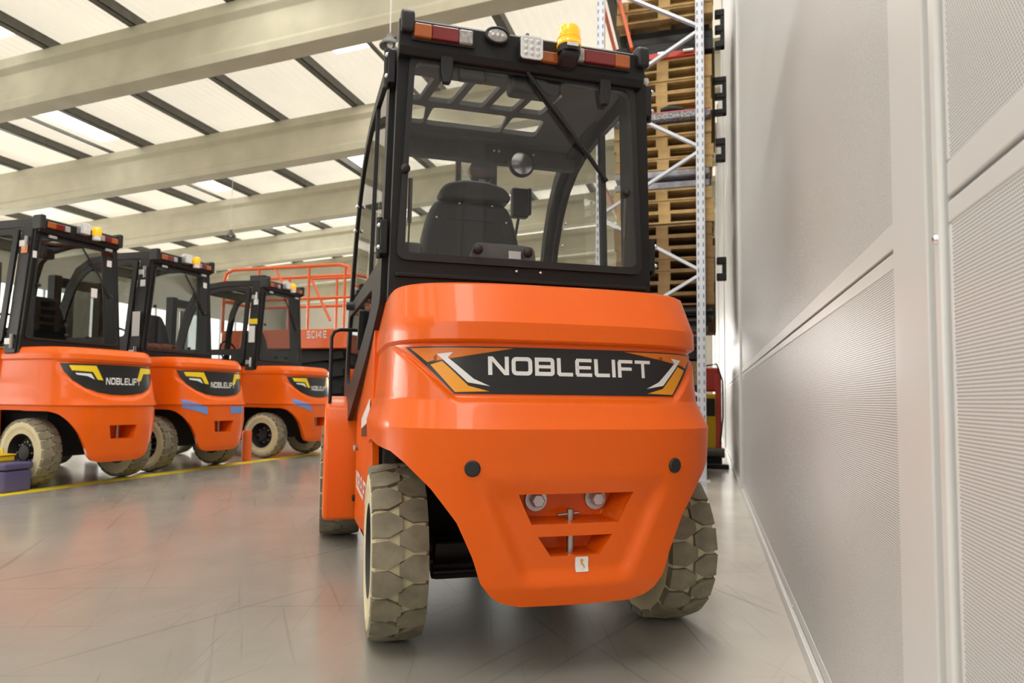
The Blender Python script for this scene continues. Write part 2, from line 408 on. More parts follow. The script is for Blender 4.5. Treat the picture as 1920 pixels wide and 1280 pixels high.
for y0 in (-4.05, -1.52): post(y0)
post(1.055)
for y0 in (7.0, 13.1, 19.0): post(y0)
MB().bb(.366, .395, HY0, HY1, SEAM-.02, SEAM+.02).build('seam_gap', 'groove_dark', wall)
scm = MB(); scm.lathe([(.0001, .006), (.005, .0045), (.0065, 0)], 12, Matrix.Rotation(-PI/2, 4, 'Y'))
scr = None
for y, z, x in ((1.07, 1.135, .316), (3.03, .06, .336), (1.9, .03, .336), (5.2, .045, .336), (2.45, .045, .336)):
    if scr is None: scr = scm.build('wall_screw', 'chrome', wall, 40)
    else: scr = scr.copy(); COL.objects.link(scr)
    scr.location = (x, y, z)
bs = MB(); bs.bb(.322, .395, HY0, HY1, 0, .055)
bs.build('baseboard_right', 'pale_metal_edge', kind='structure', label='low pale metal skirting along foot of the perforated wall', category='skirting', bevel=.004)

# other walls, with the window bands and the gate
def wall_with_holes(name, outer, holes, M, label):
    return plate(name, outer, holes, .3, M, 'plaster', kind='structure', label=label, category='wall')
lw = [(y, y+5.2) for y in (-6.5, -.5, 5.5, 11.5, 17.5, 23.5, 29.5)]
wall_with_holes('wall_left', [(HY0, 0), (HY1, 0), (HY1, 9.4), (HY0, 9.4)], [[(a, 3.0), (b, 3.0), (b, 5.4), (a, 5.4)] for a, b in lw],
                lambda c: Vector((HX0 - c.z, c.x, c.y)), 'far long side wall of the hall with a window band')
fw = [(x, x+5.0) for x in (-25.5, -19.5, -13.5, -7.5)]
wall_with_holes('wall_far', [(HX0, 0), (HX1, 0), (HX1, 9.4), (HX0, 9.4)], [[(a, 2.2), (b, 2.2), (b, 5.0), (a, 5.0)] for a, b in fw],
                lambda c: Vector((c.x, HY1 + c.z, c.y)), 'end wall of the hall beyond the scissor lift')
wall_with_holes('wall_near', [(HX0, 0), (HX1, 0), (HX1, 9.4), (HX0, 9.4)], [[(-6.8, 2.6), (-.4, 2.6), (-.4, 5.0), (-6.8, 5.0)], [(-22, 2.5), (-13, 2.5), (-13, 5.2), (-22, 5.2)]],
                lambda c: Vector((c.x, HY0 + c.z, c.y)), 'end wall of the hall with a window band behind the viewer')
nwin = 0
for a, b in lw:
    nwin += 1
    o = plate('window_%d' % nwin, [(a, 3.0), (b, 3.0), (b, 5.4), (a, 5.4)], [[(a+.07+i*(b-a-.07)/4, 3.07), (a+(i+1)*(b-a-.07)/4, 3.07), (a+(i+1)*(b-a-.07)/4, 5.33), (a+.07+i*(b-a-.07)/4, 5.33)] for i in range(4)], .1,
          lambda c: Vector((HX0 - c.z, c.x, c.y)), 'pale_metal', kind='structure')
    MB().bb(HX0-.06, HX0-.04, a, b, 3.0, 5.4).build('frosted_pane', 'window_light', o)
for a, b in fw:
    nwin += 1
    o = plate('window_%d' % nwin, [(a, 2.2), (b, 2.2), (b, 5.0), (a, 5.0)], [[(a+.07+i*(b-a-.07)/4, 2.27), (a+(i+1)*(b-a-.07)/4, 2.27), (a+(i+1)*(b-a-.07)/4, 4.93), (a+.07+i*(b-a-.07)/4, 4.93)] for i in range(4)], .1,
          lambda c: Vector((c.x, HY1 + c.z, c.y)), 'pale_metal', kind='structure')
    MB().bb(a, b, HY1+.04, HY1+.06, 2.2, 5.0).build('frosted_pane', 'window_light', o)

# ceiling: profiled sheet on steel purlins on concrete beams, roof lights in some fields
PX = [-25.2, -22.85, -20.5, -18.15, -15.8, -13.5, -11.2, -8.85, -6.5, -4.15, -1.8]
BY = [10.9 + 4.8*k for k in range(-4, 6)]            # far edge of each soffit
ce = MB()
def dz(u): t = (u / .30) % 1.; return .05 if .2 < t < .62 else 0.
xs = []; x = HX0 - .3
while x < HX1 + .3:
    xs += [(x, 0), (x+.17, 0), (x+.20, .045), (x+.32, .045), (x+.35, 0)]; x += .35
ceil_o = empty('ceiling', kind='structure', label='sloping warehouse ceiling of pale sheeting on concrete beams and purlins', category='ceiling')
SKY = {3: (0, 2), 4: (1,), 5: (), 6: (0,), 8: (1, 3, 4), 9: (), 2: (2, 4), 1: (1, 3), 7: (4,)}
for i in range(len(PX)+1):
    a = HX0 - .3 if i == 0 else PX[i-1]; b = HX1 + .3 if i == len(PX) else PX[i]
    g = MB(); n = max(2, int((b-a)/.20)); vs = []; prof = []
    for k in range(n):
        u = a + (b-a)*k/n; w = (b-a)/n
        prof += [(u, 0), (u+w*.52, 0), (u+w*.60, .012), (u+w*.92, .012)]
    prof.append((b, 0))
    for (u, d) in prof: vs += [(u, HY0-.2, roof_z(u)+.222+d), (u, HY1+.2, roof_z(u)+.222+d)]
    g.add(vs, [(2*k, 2*k+1, 2*k+3, 2*k+2) for k in range(len(prof)-1)])
    g.build('roof_sheet', 'roof_sheet', ceil_o)
for x in PX:
    p = MB(); z = roof_z(x)                           # C-section purlin: web and two lips
    p.bb(x-.09, x+.09, HY0, HY1, z, z+.012); p.bb(x-.09, x+.09, HY0, HY1, z+.205, z+.22)
    p.bb(x+.07, x+.09, HY0, HY1, z, z+.22); p.bb(x-.09, x-.078, HY0, HY1, z, z+.035)
    p.build('purlin', 'purlin_steel', ceil_o)
for x in (-17.0, -7.1):
    z = roof_z(x); MB().bb(x-.03, x+.03, HY0, HY1, z+.02, z+.1).build('cable_tray', 'purlin_steel', ceil_o)
for yb in BY:
    if yb > HY1 or yb < HY0: continue
    prof = [(0, 0), (-.43, 0), (-.43, .17), (-.36, .25), (-.36, .78), (-.47, .88), (-.47, 1.09), (.04, 1.09), (.04, .88), (-.07, .78), (-.07, .25), (0, .17)]
    b = MB(); n = len(prof); vs = []
    for xx in (HX0, HX1+.2): vs += [(xx, yb+u, roof_z(xx)-1.15+v*1.055) for u, v in prof]
    b.add(vs, [tuple(range(n)), tuple(range(2*n-1, n-1, -1))] + [(i, (i+1) % n, n+(i+1) % n, n+i) for i in range(n)])
    b.build('concrete_beam', 'concrete_beam', ceil_o, bevel=.015)
def sky_panel(i, yb, f0, f1, y0=.5, y1=4.0):
    a, b = PX[i], PX[i+1]; xa = a + (b-a)*f0; xb = a + (b-a)*f1
    s = MB(); s.add([(xa, yb+y0, roof_z(xa)+.205), (xb, yb+y0, roof_z(xb)+.205), (xb, yb+y1, roof_z(xb)+.205), (xa, yb+y1, roof_z(xa)+.205),
                     (xa, yb+y0, roof_z(xa)+.215), (xb, yb+y0, roof_z(xb)+.215), (xb, yb+y1, roof_z(xb)+.215), (xa, yb+y1, roof_z(xa)+.215)],
                    [(0,1,2,3), (4,7,6,5), (0,4,5,1), (1,5,6,2), (2,6,7,3), (3,7,4,0)])
    s.build('glowing_roof_panel', 'skylight', ceil_o)
for (i, k, f0, f1) in ((3, 4, .52, .95), (3, 5, .5, .96), (3, 6, .05, .96), (6, 5, .05, .4), (7, 6, .05, .95), (5, 6, .5, .95), (4, 6, .05, .95), (8, 3, .3, .8), (4, 3, .3, .8), (8, 2, .3, .8), (8, 1, .3, .8), (4, 2, .3, .8), (4, 1, .3, .8), (4, 0, .3, .8), (8, 0, .3, .8)):
    sky_panel(i, BY[k], f0, f1)
sky_panel(7, BY[4], .30, .66, 1.45, 2.25)  # small glowing panel added in place of a sun patch on the sheeting

# pendant lamps
def pendant(loc, top, label):
    t = empty('pendant_lamp', loc, label=label, category='lamp', group='enamel pendant lamps under the roof')
    MB().lathe([(.17, 0), (.175, .02), (.13, .09), (.055, .16), (.045, .22), (.0001, .235)], 24, cap=False).build('lamp_shade', 'enamel_shade', t, 40)
    MB().sphere((0, 0, .05), .055).build('bulb', 'lamp_glass', t, 60)
    MB().tube([(0, 0, .22), (0, 0, top - loc[2])], .008, 6).build('cable', 'paper', t)
pendant((-4.93, 9.55, 6.62), roof_z(-4.9)+.2, 'grey enamel pendant lamp hanging just above the big forklift cab')
pendant((-15.2, 18.4, 6.22), roof_z(-15.2)+.2, 'small pendant lamp hanging far back above the middle parked forklift')

# painted floor line
yl = MB(); yl.bb(-6.15, -5.96, 2.5, 30, .0005, .003)
yl.build('floor_line', 'yellow_paint', kind='structure', label='yellow painted line on the floor in front of parked forklifts', category='floor line')

# ------------------------------------------------------------------ forklift building blocks
def smooth01(t): t = max(0., min(1., t)); return t*t*(3-2*t)
def lerp(a, b, t): return a + (b-a)*t
def interp(tab, x):
    if x <= tab[0][0]: return tab[0][1]
    for (a, va), (b, vb) in zip(tab, tab[1:]):
        if x <= b: return lerp(va, vb, (x-a)/(b-a)) if b > a else vb
    return tab[-1][1]
class Weight:
    """Counterweight shell: plan outlines (superellipse rear) stacked over z, wheel arches cut by the lower edge."""
    def __init__(s, prof, bottom, yf, n=3.2, recess=(), ztop=None):
        s.prof = prof; s.bottom = bottom; s.yf = yf; s.n = n; s.recess = recess
    def wyr(s, z):
        p = s.prof
        if z >= p[0][0]: return p[0][1:]
        for a, b in zip(p, p[1:]):
            if z >= b[0]:
                t = (a[0]-z)/(a[0]-b[0]) if a[0] > b[0] else 0
                return tuple(lerp(a[i], b[i], t) for i in (1, 2, 3))
        return p[-1][1:]
    def inset(s, x, z):
        return sum(r(x, z) for r in s.recess)
    def y(s, x, z):
        w, ys, yr = s.wyr(z); q = min(1., abs(x)/w)
        return ys - (ys-yr)*(1-q**s.n)**(1/s.n) + s.inset(x, z)
    def mesh(s, zs_upper, nlow, name, NA=46):
        cols = []                                     # half outline parameters: ('side', t) then ('corner', angle)
        for k in range(8): cols.append(('s', k/8))
        for k in range(NA+1): cols.append(('c', (PI/2)*(k/NA)))
        def pt(c, z):
            w, ys, yr = s.wyr(z)
            if c[0] == 's': return w, lerp(s.yf, ys, c[1])
            a = c[1]; x = w*max(0., math.cos(a))**(2/s.n); y = ys - (ys-yr)*math.sin(a)**(2/s.n)
            return x, y + s.inset(x, z)*smooth01((a-.1)/.3)
        half = []
        for c in cols:
            col = [(*pt(c, z), z) for z in zs_upper]
            x0 = pt(c, zs_upper[-1])[0] if c[0] == 'c' else 9
            zb = s.bottom(c, pt(c, .6))
            for k in range(1, nlow+1):
                z = lerp(zs_upper[-1], zb, k/nlow); x, y = pt(c, z)
                col.append((x, y, z))
            half.append(col)
        full = [[(-x, y, z) for x, y, z in c] for c in half] + [c for c in half[-2::-1]]
        nr = len(full[0]); nc = len(full); m = MB()
        vs = [p for c in full for p in c]
        fs = [(i*nr+j, i*nr+j+1, (i+1)*nr+j+1, (i+1)*nr+j) for i in range(nc-1) for j in range(nr-1)]
        # inner skin 6 cm in, to give the casting thickness along arch and lower edge
        cen = Vector((0, .6, 0)); vi = []
        for p in vs:
            v = Vector(p); d = Vector((v.x*1.0, v.y-.35, 0)).normalized(); vi.append(v - d*.07)
        N = len(vs)
        fs += [tuple(N+k for k in reversed(f)) for f in fs]
        for i in range(nc-1):
            fs.append((i*nr+nr-1, N+i*nr+nr-1, N+(i+1)*nr+nr-1, (i+1)*nr+nr-1))   # lower rim
            fs.append((i*nr, (i+1)*nr, N+(i+1)*nr, N+i*nr))                       # upper rim
        for j in range(nr-1):
            fs.append((j, N+j, N+j+1, j+1)); a = (nc-1)*nr; fs.append((a+j, a+j+1, N+a+j+1, N+a+j))
        m.add(vs + vi, fs)
        return m
def top_deck(W, z, parent):
    w, ys, yr = W.wyr(z); w -= .02; yr += .02; pts = [(-w, W.yf)]
    for k in range(25):
        a = PI*k/24; c = math.cos(a); pts.append((-math.copysign(abs(c)**(2/W.n), c)*w, ys - (ys-yr)*math.sin(a)**(2/W.n)))
    pts.append((w, W.yf))
    MB().prism(pts, lambda u, v, k: (u, v, (z-.02, z)[k])).build('top_deck', 'orange', parent)
def cut(o, cutters):
    for c in cutters:
        b = o.modifiers.new('cut', 'BOOLEAN'); b.operation = 'DIFFERENCE'; b.solver = 'EXACT'; b.object = c
    bpy.context.view_layer.update()
    me = bpy.data.meshes.new_from_object(o.evaluated_get(bpy.context.evaluated_depsgraph_get()))
    o.modifiers.clear(); o.data = me
    me.shade_smooth(); me.set_sharp_from_angle(angle=math.radians(24))
    for c in cutters: bpy.data.objects.remove(c)
def trap(zt, wt, zb, wb, y0, y1, cx=0.):
    m = MB(); m.prism([(cx-wt, zt), (cx-wb, zb), (cx+wb, zb), (cx+wt, zt)], lambda u, v, k: (u, (y0, y1)[k], v)); return m

def wheel(parent, x, y, R, width, side, rim_r, nblk=20, name='wheel', lod=1):
    """Cream industrial tyre: carcass, interlocking worn tread blocks, dark dished rim with nuts. side -1/+1 = outer face."""
    M = Matrix.Translation((x, y, R)) @ Matrix.Rotation(side*PI/2, 4, 'Y')     # lathe z -> outward
    h = width/2
    rm = MB(); rm.lathe([(.0001, h*.65), (.07*R/.325, h*.62), (.075*R/.325, h*.15), (rim_r*.80, h*.05), (rim_r*.93, h*.60), (rim_r*.99, h*.95), (rim_r, h*.93), (rim_r*.98, -h*.8)], 40, M)
    o = rm.build(name, 'black_plastic', parent, 35)
    r1 = R - .016
    c = MB(); c.lathe([(rim_r*.97, -h*.7), (rim_r, -h*.86), (rim_r*1.08, -h*.90), (r1*.80, -h*.99), (r1*.93, -h*.97), (r1*.985, -h*.86), (r1, -h*.7), (r1, h*.7), (r1*.985, h*.86), (r1*.93, h*.97), (r1*.80, h*.99),
                       (r1*.76, h*.985), (r1*.75, h*.965), (rim_r*1.10, h*.955), (rim_r*1.01, h*.94), (rim_r*.97, h*.7)], 64, M, cap=False)
    c.build('tire', 'rubber_cream', o, 40)
    t = MB()
    def P(a, l, r): return M @ Vector((r*math.cos(a), r*math.sin(a), l))
    da = 2*PI/nblk
    for row in (-1, 1):
        for k in range(nblk):
            a0 = (k + (.5 if row > 0 else 0))*da; e = da*.465
            # block outline in (angle, lateral): wide at the shoulder, pointed towards the centre line
            pts = [(-e, .99), (e, .99), (e, .42), (e*.44, -.05), (-e*.44, -.05), (-e, .42)]
            if row < 0: pts = [(a, -l) for a, l in pts]
            vs = []
            for a, l in pts:
                sh = l*h; ins = .006 if abs(l) > .9 else 0
                vs.append(P(a0+a*(.93 if abs(l) > .9 else 1), sh*.985, r1 - .012 - (.012 if abs(l) > .9 else 0)))
            for a, l in pts:
                vs.append(P(a0+a*(.88 if abs(l) > .9 else .965), l*h*(.955 if abs(l) > .9 else 1), R - (.010 if abs(l) > .9 else 0)))
            n = len(pts)
            # middle ring so that the block crowns
            t.add(vs, [tuple(range(n, 2*n))] + [(i, (i+1) % n, n+(i+1) % n, n+i) for i in range(n)])
    t.build('tread', 'rubber_worn', o, 30)
    if lod:
        for k in range(8):
            a = 2*PI*k/8
            MB().lathe([(.013, 0), (.013, .02), (.006, .024), (.006, .045), (.0001, .046)], 8, M @ Matrix.Translation((rim_r*.55*math.cos(a), rim_r*.55*math.sin(a), h*.10))).build('wheel_nut', 'steel', o, 35)
    return o

def lamp_cluster(parent, x0, x1, z0, z1, y, order, name='tail_light'):
    b = MB(); b.bb(x0-.008, x1+.008, y-.012, y+.012, z0-.007, z1+.007); o = b.build(name, 'black_plastic', parent, bevel=.004)
    for (m, f0, f1) in order:
        s = MB(); s.bb(lerp(x0, x1, f0), lerp(x0, x1, f1), y-.03, y-.008, z0, z1); s.build('lens', m, o, bevel=.006)
    return o
def ball(parent, name, c, r, m): return MB().sphere(c, r).build(name, m, parent, 60)

# ------------------------------------------------------------------ the large forklift by the wall
MAINPOS = (-.680, 2.629, 0); MAINROT = math.radians(31.3)
FK = empty('forklift', MAINPOS, MAINROT, label='large orange electric forklift in front, parked tail first beside the perforated wall', category='forklift')
TAB = [(0, .235), (.20, .238), (.262, .252), (.30, .275), (.335, .32), (.355, .395), (.402, .51), (.475, .615), (.545, .69), (.585, .725), (.62, .735), (.7, .735)]
def main_bottom(c, p):
    if c[0] == 's':
        return lerp(.70, .735, smooth01(c[1]*1.6)) if c[1] > .02 else .70
    return interp(TAB, p[0])
def rec_panel(x, z):
    if z > 1.094 or z < .88: return 0.
    xe = lerp(.40, .59, (z-.90)/.19)
    return .020*smooth01((xe + .014 - abs(x))/.028)*smooth01((1.093-z)/.006)*smooth01((z-.885)/.03)
def rec_low(x, z):
    if z > .67: return 0.
    xe = lerp(.175, .325, (z-.33)/.33)
    return .028*smooth01((.665-z)/.12)*smooth01((xe+.03-abs(x))/.06)*smooth01((z-.30)/.06)
MW = Weight([(1.305, .575, .02, -.36), (1.296, .582, .02, -.385), (1.158, .601, .0, -.472), (1.100, .603, .0, -.476), (1.088, .592, .0, -.462),
             (.90, .606, .0, -.487), (.806, .633, .0, -.552), (.66, .626, .0, -.548), (.30, .590, .0, -.525), (.23, .585, .0, -.505)],
            main_bottom, .50, 3.3, (rec_panel, rec_low))
zs = [1.305, 1.296, 1.26, 1.22, 1.185, 1.158, 1.130, 1.100, 1.096, 1.092, 1.088] + [1.083 - .0052*k for k in range(35)] + [.900, .895, .890, .885, .87, .85, .828, .806, .785, .765, .745]
CW = MW.mesh(zs, 64, 'counterweight', 120).build('counterweight', 'orange', FK, 24)
top_deck(MW, 1.298, CW)
POCK = [(.597, .200, .497, .152), (.457, .130, .392, .085)]
cut(CW, [trap(*POCK[0], -.9, -.30).build('cutter', 'orange', FK), trap(*POCK[1], -.9, -.30).build('cutter', 'orange', FK)])
for (zt, wt, zb, wb) in POCK:                          # cast recess behind each opening
    yb = -.40; yo = -.50; vs = []
    for y, k in ((yo, 1.0), (yb, .86)):
        zc = (zt+zb)/2
        for x, z in ((-wt, zt), (-wb, zb), (wb, zb), (wt, zt)): vs.append((x*k, y, zc+(z-zc)*k))
    MB().add(vs, [(4, 5, 6, 7)] + [(i, (i+1) % 4, 4+(i+1) % 4, 4+i) for i in range(4)]).build('tow_pocket', 'orange', CW, bevel=.006)
RY = lambda y: Matrix.Rotation(PI/2, 4, 'X')           # lathe z -> -y (rearwards)
for x in (-.108, .108):
    M = Matrix.Translation((x, -.40, .562)) @ RY(0)
    b = MB(); b.lathe([(.0001, .012), (.038, .012), (.038, 0)], 24, M); b.build('washer', 'zinc', CW, 35)
    b = MB(); b.lathe([(.0001, .042), (.020, .042), (.024, .038), (.024, .01)], 6, M); b.build('mounting_bolt', 'zinc', CW)
MB().tube([(.0, -.452, .36), (.0, -.452, .535)], .013, 16).build('tow_pin', 'steel', CW, 40)
MB().tube([(-.045, -.452, .515), (.03, -.452, .521)], .006, 8).build('pin_handle', 'steel', CW, 40)
for x in (-.352, .352):
    n = Vector((0, -1, 0)); y = MW.y(x, .682)
    ang = math.atan2(MW.y(x+.01, .682) - MW.y(x-.01, .682), .02)
    M = Matrix.Translation((x, y+.004, .682)) @ Matrix.Rotation(ang, 4, 'Z') @ RY(0)
    MB().lathe([(.0001, .012), (.022, .0115), (.026, .007), (.026, -.01)], 28, M).build('plug', 'black_plastic', CW, 40)
# decal
sf = MW.y
def mir(p): return [(-x, z) for x, z in reversed(p)]
flat_decal('decal_outline', [[(-.545, 1.076), (-.398, .918), (.398, .918), (.545, 1.076)]], sf, 'decal_black', CW, .0022)
amb = [(-.530, 1.0715), (-.479, 1.0225), (-.458, 1.030), (-.470, 1.0545), (-.20, 1.0715)]
yel = [(-.470, 1.014), (-.434, 1.026), (-.352, .944), (-.285, .9265), (-.395, .923)]
wht = [(-.450, 1.050), (-.400, 1.056), (-.416, 1.038), (-.335, .967), (-.282, .943), (-.354, .955)]
for q in (amb, mir(amb)): flat_decal('decal_wedge', [q], sf, 'decal_amber', CW, .0034)
for q in (yel, mir(yel)): flat_decal('decal_chevron', [q], sf, 'decal_yellow', CW, .0034)
for q in (wht, mir(wht)): flat_decal('decal_stripe', [q], sf, 'decal_white', CW, .0046)
flat_decal('lettering', word('NOBLELIFT', -.288, .303, .981, 1.043), sf, 'decal_white', CW, .0034)
# hook sticker under the tow pin
flat_decal('hook_sticker', [rrect(-.001, .045, .338, .388, .005, 3)], sf, 'decal_white', CW, .003)
hk = [((.022 + .0085*math.cos(a)), (.354 + .0085*math.sin(a))) for a in [math.radians(k) for k in range(-190, 90, 20)]]
hp = []
for (ax, az), (bx, bz) in zip(hk, hk[1:]): 
    d = Vector((bx-ax, bz-az)).normalized()*.0024; hp.append([(ax-d.y, az+d.x), (bx-d.y, bz+d.x), (bx+d.y, bz-d.x), (ax+d.y, az-d.x)])
hp += [_R(.0195, .0245, .362, .372), _ring and [(.017, .372), (.027, .372), (.027, .380), (.017, .380)]]
flat_decal('hook_symbol', hp, sf, 'decal_yellow', CW, .0042)

# wheels
wheel(FK, -.545, .02, .325, .20, -1, .175, 20, 'rear_wheel')
wheel(FK, .565, .02, .325, .20, 1, .175, 20, 'rear_wheel')
wheel(FK, -.72, 2.05, .36, .26, -1, .20, 22, 'front_wheel')
wheel(FK, .72, 2.05, .36, .26, 1, .20, 22, 'front_wheel')
# steering axle and chassis
ax = MB(); ax.bb(-.40, .40, -.06, .14, .22, .36); ax.tube([(-.48, .02, .325), (.48, .02, .325)], .05, 12); ax.tube([(-.42, -.12, .27), (.42, -.12, .27)], .03, 10)
ax.build('steering_axle', 'black_metal', FK, bevel=.01)
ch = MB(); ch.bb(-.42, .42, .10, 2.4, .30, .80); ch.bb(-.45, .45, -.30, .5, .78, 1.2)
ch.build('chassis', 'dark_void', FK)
# side panels, left and right: skirt behind the arch, recessed step, front mudguard
def sidex(y, z, s): return s*((.567 - .023*(z-1.35)/1.09) + .085*max(0, y-.1)/1.6)
for s in (-1, 1):
    sp = plate('side_panel', round_poly([(.42, .25), (1.42, .20), (1.42, .95), (1.30, 1.15), (.40, 1.28), (.40, .72), (.36, .62)], .03), [], .03,
               lambda c, s=s: Vector((s*(.598 + .03*(c.x-.4)) - s*c.z, c.x, c.y)), 'orange', FK, bevel=.006)
    if s < 0:
        sv = lambda x, z: 0
        w = MB()
        for p in word('NOBLELIFT', 1.30, .62, .40, .50): 
            w.add([(-.616 - .03*(y-.4) - .0015, y, z) for y, z in p], [tuple(range(len(p)))])
        w.build('side_lettering', 'decal_white', sp)
        for nm, p, mm in (('side_flash', [(.50, .80), (1.0, .74), (1.0, .79), (.50, .90)], 'decal_white'), ('side_flash_base', [(.46, .73), (.98, .70), (.98, .74), (.46, .79)], 'decal_black')):
            MB().add([(-.616 - .03*(y-.4) - .0012, y, z) for y, z in p], [(0, 1, 2, 3)]).build(nm, mm, sp)
    # mudguard: curved sheet over the front wheel, closed rear face
    mg = MB(); pr = [(1.52, .17), (1.50, .50), (1.52, .72), (1.60, .85), (1.75, .91), (2.35, .91), (2.5, .82), (2.56, .7)]
    pin = [(1.58, .19), (1.57, .50), (1.60, .68), (1.68, .76), (1.80, .80), (2.30, .80), (2.42, .74), (2.46, .68)]
    vs = []
    for xx in (.60, .828):
        for a in (pr, pin): vs += [(s*xx, y, z) for y, z in a]
    n = len(pr); fs = []
    for i in range(n-1):
        fs += [(i, i+1, 2*n+i+1, 2*n+i), (n+i, 3*n+i, 3*n+i+1, n+i+1), (i, n+i, n+i+1, i+1), (2*n+i, 2*n+i+1, 3*n+i+1, 3*n+i)]
    fs += [(0, 2*n, 3*n, n), (n-1, 2*n-1, 4*n-1, 3*n-1)]
    mg.add(vs, fs); mgo = mg.build('mudguard', 'orange', FK, bevel=.03, seg=3)
    MB().tube([(s*.80, 1.66, .62), (s*.80, 1.64, .99), (s*.80, 1.63, 1.27), (s*.785, 1.63, 1.305), (s*.75, 1.64, 1.32), (s*.64, 1.68, 1.325)], .011, 10).build('grab_bar', 'black_plastic', FK, 60)
    MB().tube([(s*.60, 1.30, .62), (s*.66, 1.28, .62)], .016, 12).build('side_stud', 'steel', FK, 40)
    MB().bb(min(s*.45, s*.66), max(s*.45, s*.66), 1.42, 1.50, .30, .33).build('step', 'black_metal', FK, bevel=.008)

# ------------------------------------------------------------------ cab of the large forklift
CF = plate('cab_rear_frame', round_poly([(-.572, 1.28), (.572, 1.28), (.552, 2.30), (.535, 2.455), (-.535, 2.455), (-.552, 2.30)], .02),
           [round_poly([(-.527, 1.462), (.527, 1.462), (.488, 2.295), (-.488, 2.295)], .05)], .07, XZ(.10), 'black_metal', FK, bevel=.006)
MB().bb(-.545, .545, .045, .075, 1.385, 1.40).build('sill_step', 'black_metal', CF, bevel=.004)
for x in (-.045, .06): ball(CF, 'screw', (x, .06, 1.435), .008, 'chrome')
for s in (-1, 1): MB().lathe([(.0001, .012), (.012, .011), (.016, 0)], 14, Matrix.Translation((s*.548, .065, 2.335)) @ RY(0)).build('cap_screw', 'paper', CF, 40)
# rear window: glazed leaf with printed border, two hinges, knobs
RW = plate('rear_window', round_poly([(-.534, 1.452), (.534, 1.452), (.496, 2.303), (-.496, 2.303)], .045),
           [round_poly([(-.508, 1.482), (.508, 1.482), (.474, 2.272), (-.474, 2.272)], .04)], .012, XZ(.054), 'black_plastic', FK)
plate('pane', round_poly([(-.512, 1.478), (.512, 1.478), (.477, 2.276), (-.477, 2.276)], .04), [], .005, XZ(.056), 'cab_glass', RW)
for s in (-1, 1):
    h = MB(); h.bb(s*.348-.038, s*.348+.038, .018, .055, 2.325, 2.348)
    h.prism([(s*.348-.026, 2.335), (s*.348+.026, 2.335), (s*.348+.026, 2.235), (s*.348+.015, 2.185), (s*.348-.015, 2.185), (s*.348-.026, 2.235)], lambda u, v, k: (u, (.02, .050)[k], v))
    ho = h.build('window_hinge', 'black_plastic', RW, bevel=.006)
    for k in (-1, 0, 1): ball(ho, 'screw', (s*.348+k*.022, .022, 2.340), .0065, 'chrome')
for x, z in ((-.205, 1.512), (.007, 1.512)): ball(RW, 'latch_knob', (x, .035, z), .021, 'black_plastic')
for x, z in ((-.505, 1.82), (.455, 1.81)): ball(RW, 'strut_knob', (x, .04, z), .019, 'black_plastic')
MB().bb(-.07, -.015, .058, .07, 1.485, 1.52).build('latch_plate', 'zinc', RW, bevel=.003)
plate('latch_bracket', round_poly([(-.235, 1.475), (.055, 1.475), (.045, 1.545), (-.03, 1.55), (-.21, 1.55)], .02), [], .02, XZ(.085), 'cab_inner', RW, bevel=.003)
for s, z0 in ((-1, 1.50), (1, 1.50)):
    g = MB(); g.tube([(s*.478, .10, 1.80), (s*.478, .115, 1.62)], .009, 10); g.tube([(s*.478, .115, 1.63), (s*.480, .13, z0)], .004, 8)
    g.build('gas_strut', 'cab_inner', RW, 50)
# wiper
WP = MB(); WP.tube([(.0, .035, 2.285), (.19, .025, 2.05), (.245, .028, 1.985)], [.009, .006, .005], 8)
WPo = WP.build('wiper', 'black_plastic', FK, 50)
MB().bar((.115, .044, 2.16), (.366, .044, 1.85), .010, .026, (0, 1, 0)).build('wiper_blade', 'black_plastic', WPo, bevel=.002)
MB().bar((.03, .05, 2.24), (.20, .05, 2.03), .012, .012, (0, 1, 0)).build('wiper_link', 'black_plastic', WPo)
wm = MB(); wm.bb(-.09, .14, .065, .16, 2.215, 2.30); wm.bb(-.32, -.19, .065, .12, 2.235, 2.30)
wm.build('wiper_motor', 'black_plastic', FK, bevel=.02)
# header with its lamps
hd = MB(); hd.prism([(.10, 2.318), (.028, 2.318), (.010, 2.345), (.010, 2.455), (.03, 2.470), (.16, 2.470)], lambda u, v, k: ((-.535, .535)[k], u, v))
HD = hd.build('lamp_header', 'black_metal', FK, bevel=.006)
for s in (-1, 1):
    c = MB(); c.prism(round_poly([(-.02, 2.395), (.14, 2.395), (.14, 2.47), (.09, 2.492), (.0, 2.492), (-.02, 2.475)], .015), lambda u, v, k: (((-.530, -.476), (.497, .548))[s > 0][k], u, v)); c.build('corner_cap', 'black_plastic', HD, bevel=.01)
lamp_cluster(HD, -.478, -.240, 2.376, 2.432, .010, (('amber_dark', 0, .30), ('red_lens', .30, .76), ('clear_lens', .76, 1)))
lamp_cluster(HD, .205, .455, 2.376, 2.432, .010, (('clear_lens', 0, .16), ('red_lens', .16, .72), ('amber_dark', .72, 1)))
M = Matrix.Translation((-.136, .0, 2.436)) @ RY(0) @ Matrix.Diagonal((1.15, .78, 1, 1))
o = MB().lathe([(.040, -.06), (.046, 0), (.046, .012), (.040, .015), (.038, .006), (.0001, .004)], 28, M).build('oval_lamp', 'black_plastic', HD, 40)
MB().lathe([(.038, .006), (.030, .012), (.0001, .014)], 28, M).build('lens', 'clear_lens', o, 60)
for k in (-1, 0, 1): ball(o, 'diode', (-.136 + k*.020, -.014, 2.432), .008, 'lamp_glass')
wl = MB(); wl.bb(-.047, .047, -.045, .0, 2.335, 2.430); o = wl.build('work_lamp', 'black_plastic', HD, bevel=.012, seg=3)
plate('bezel', rrect(-.047, .047, 2.335, 2.430, .014), [rrect(-.040, .040, 2.343, 2.422, .010)], .008, XZ(-.048), 'paper', o)
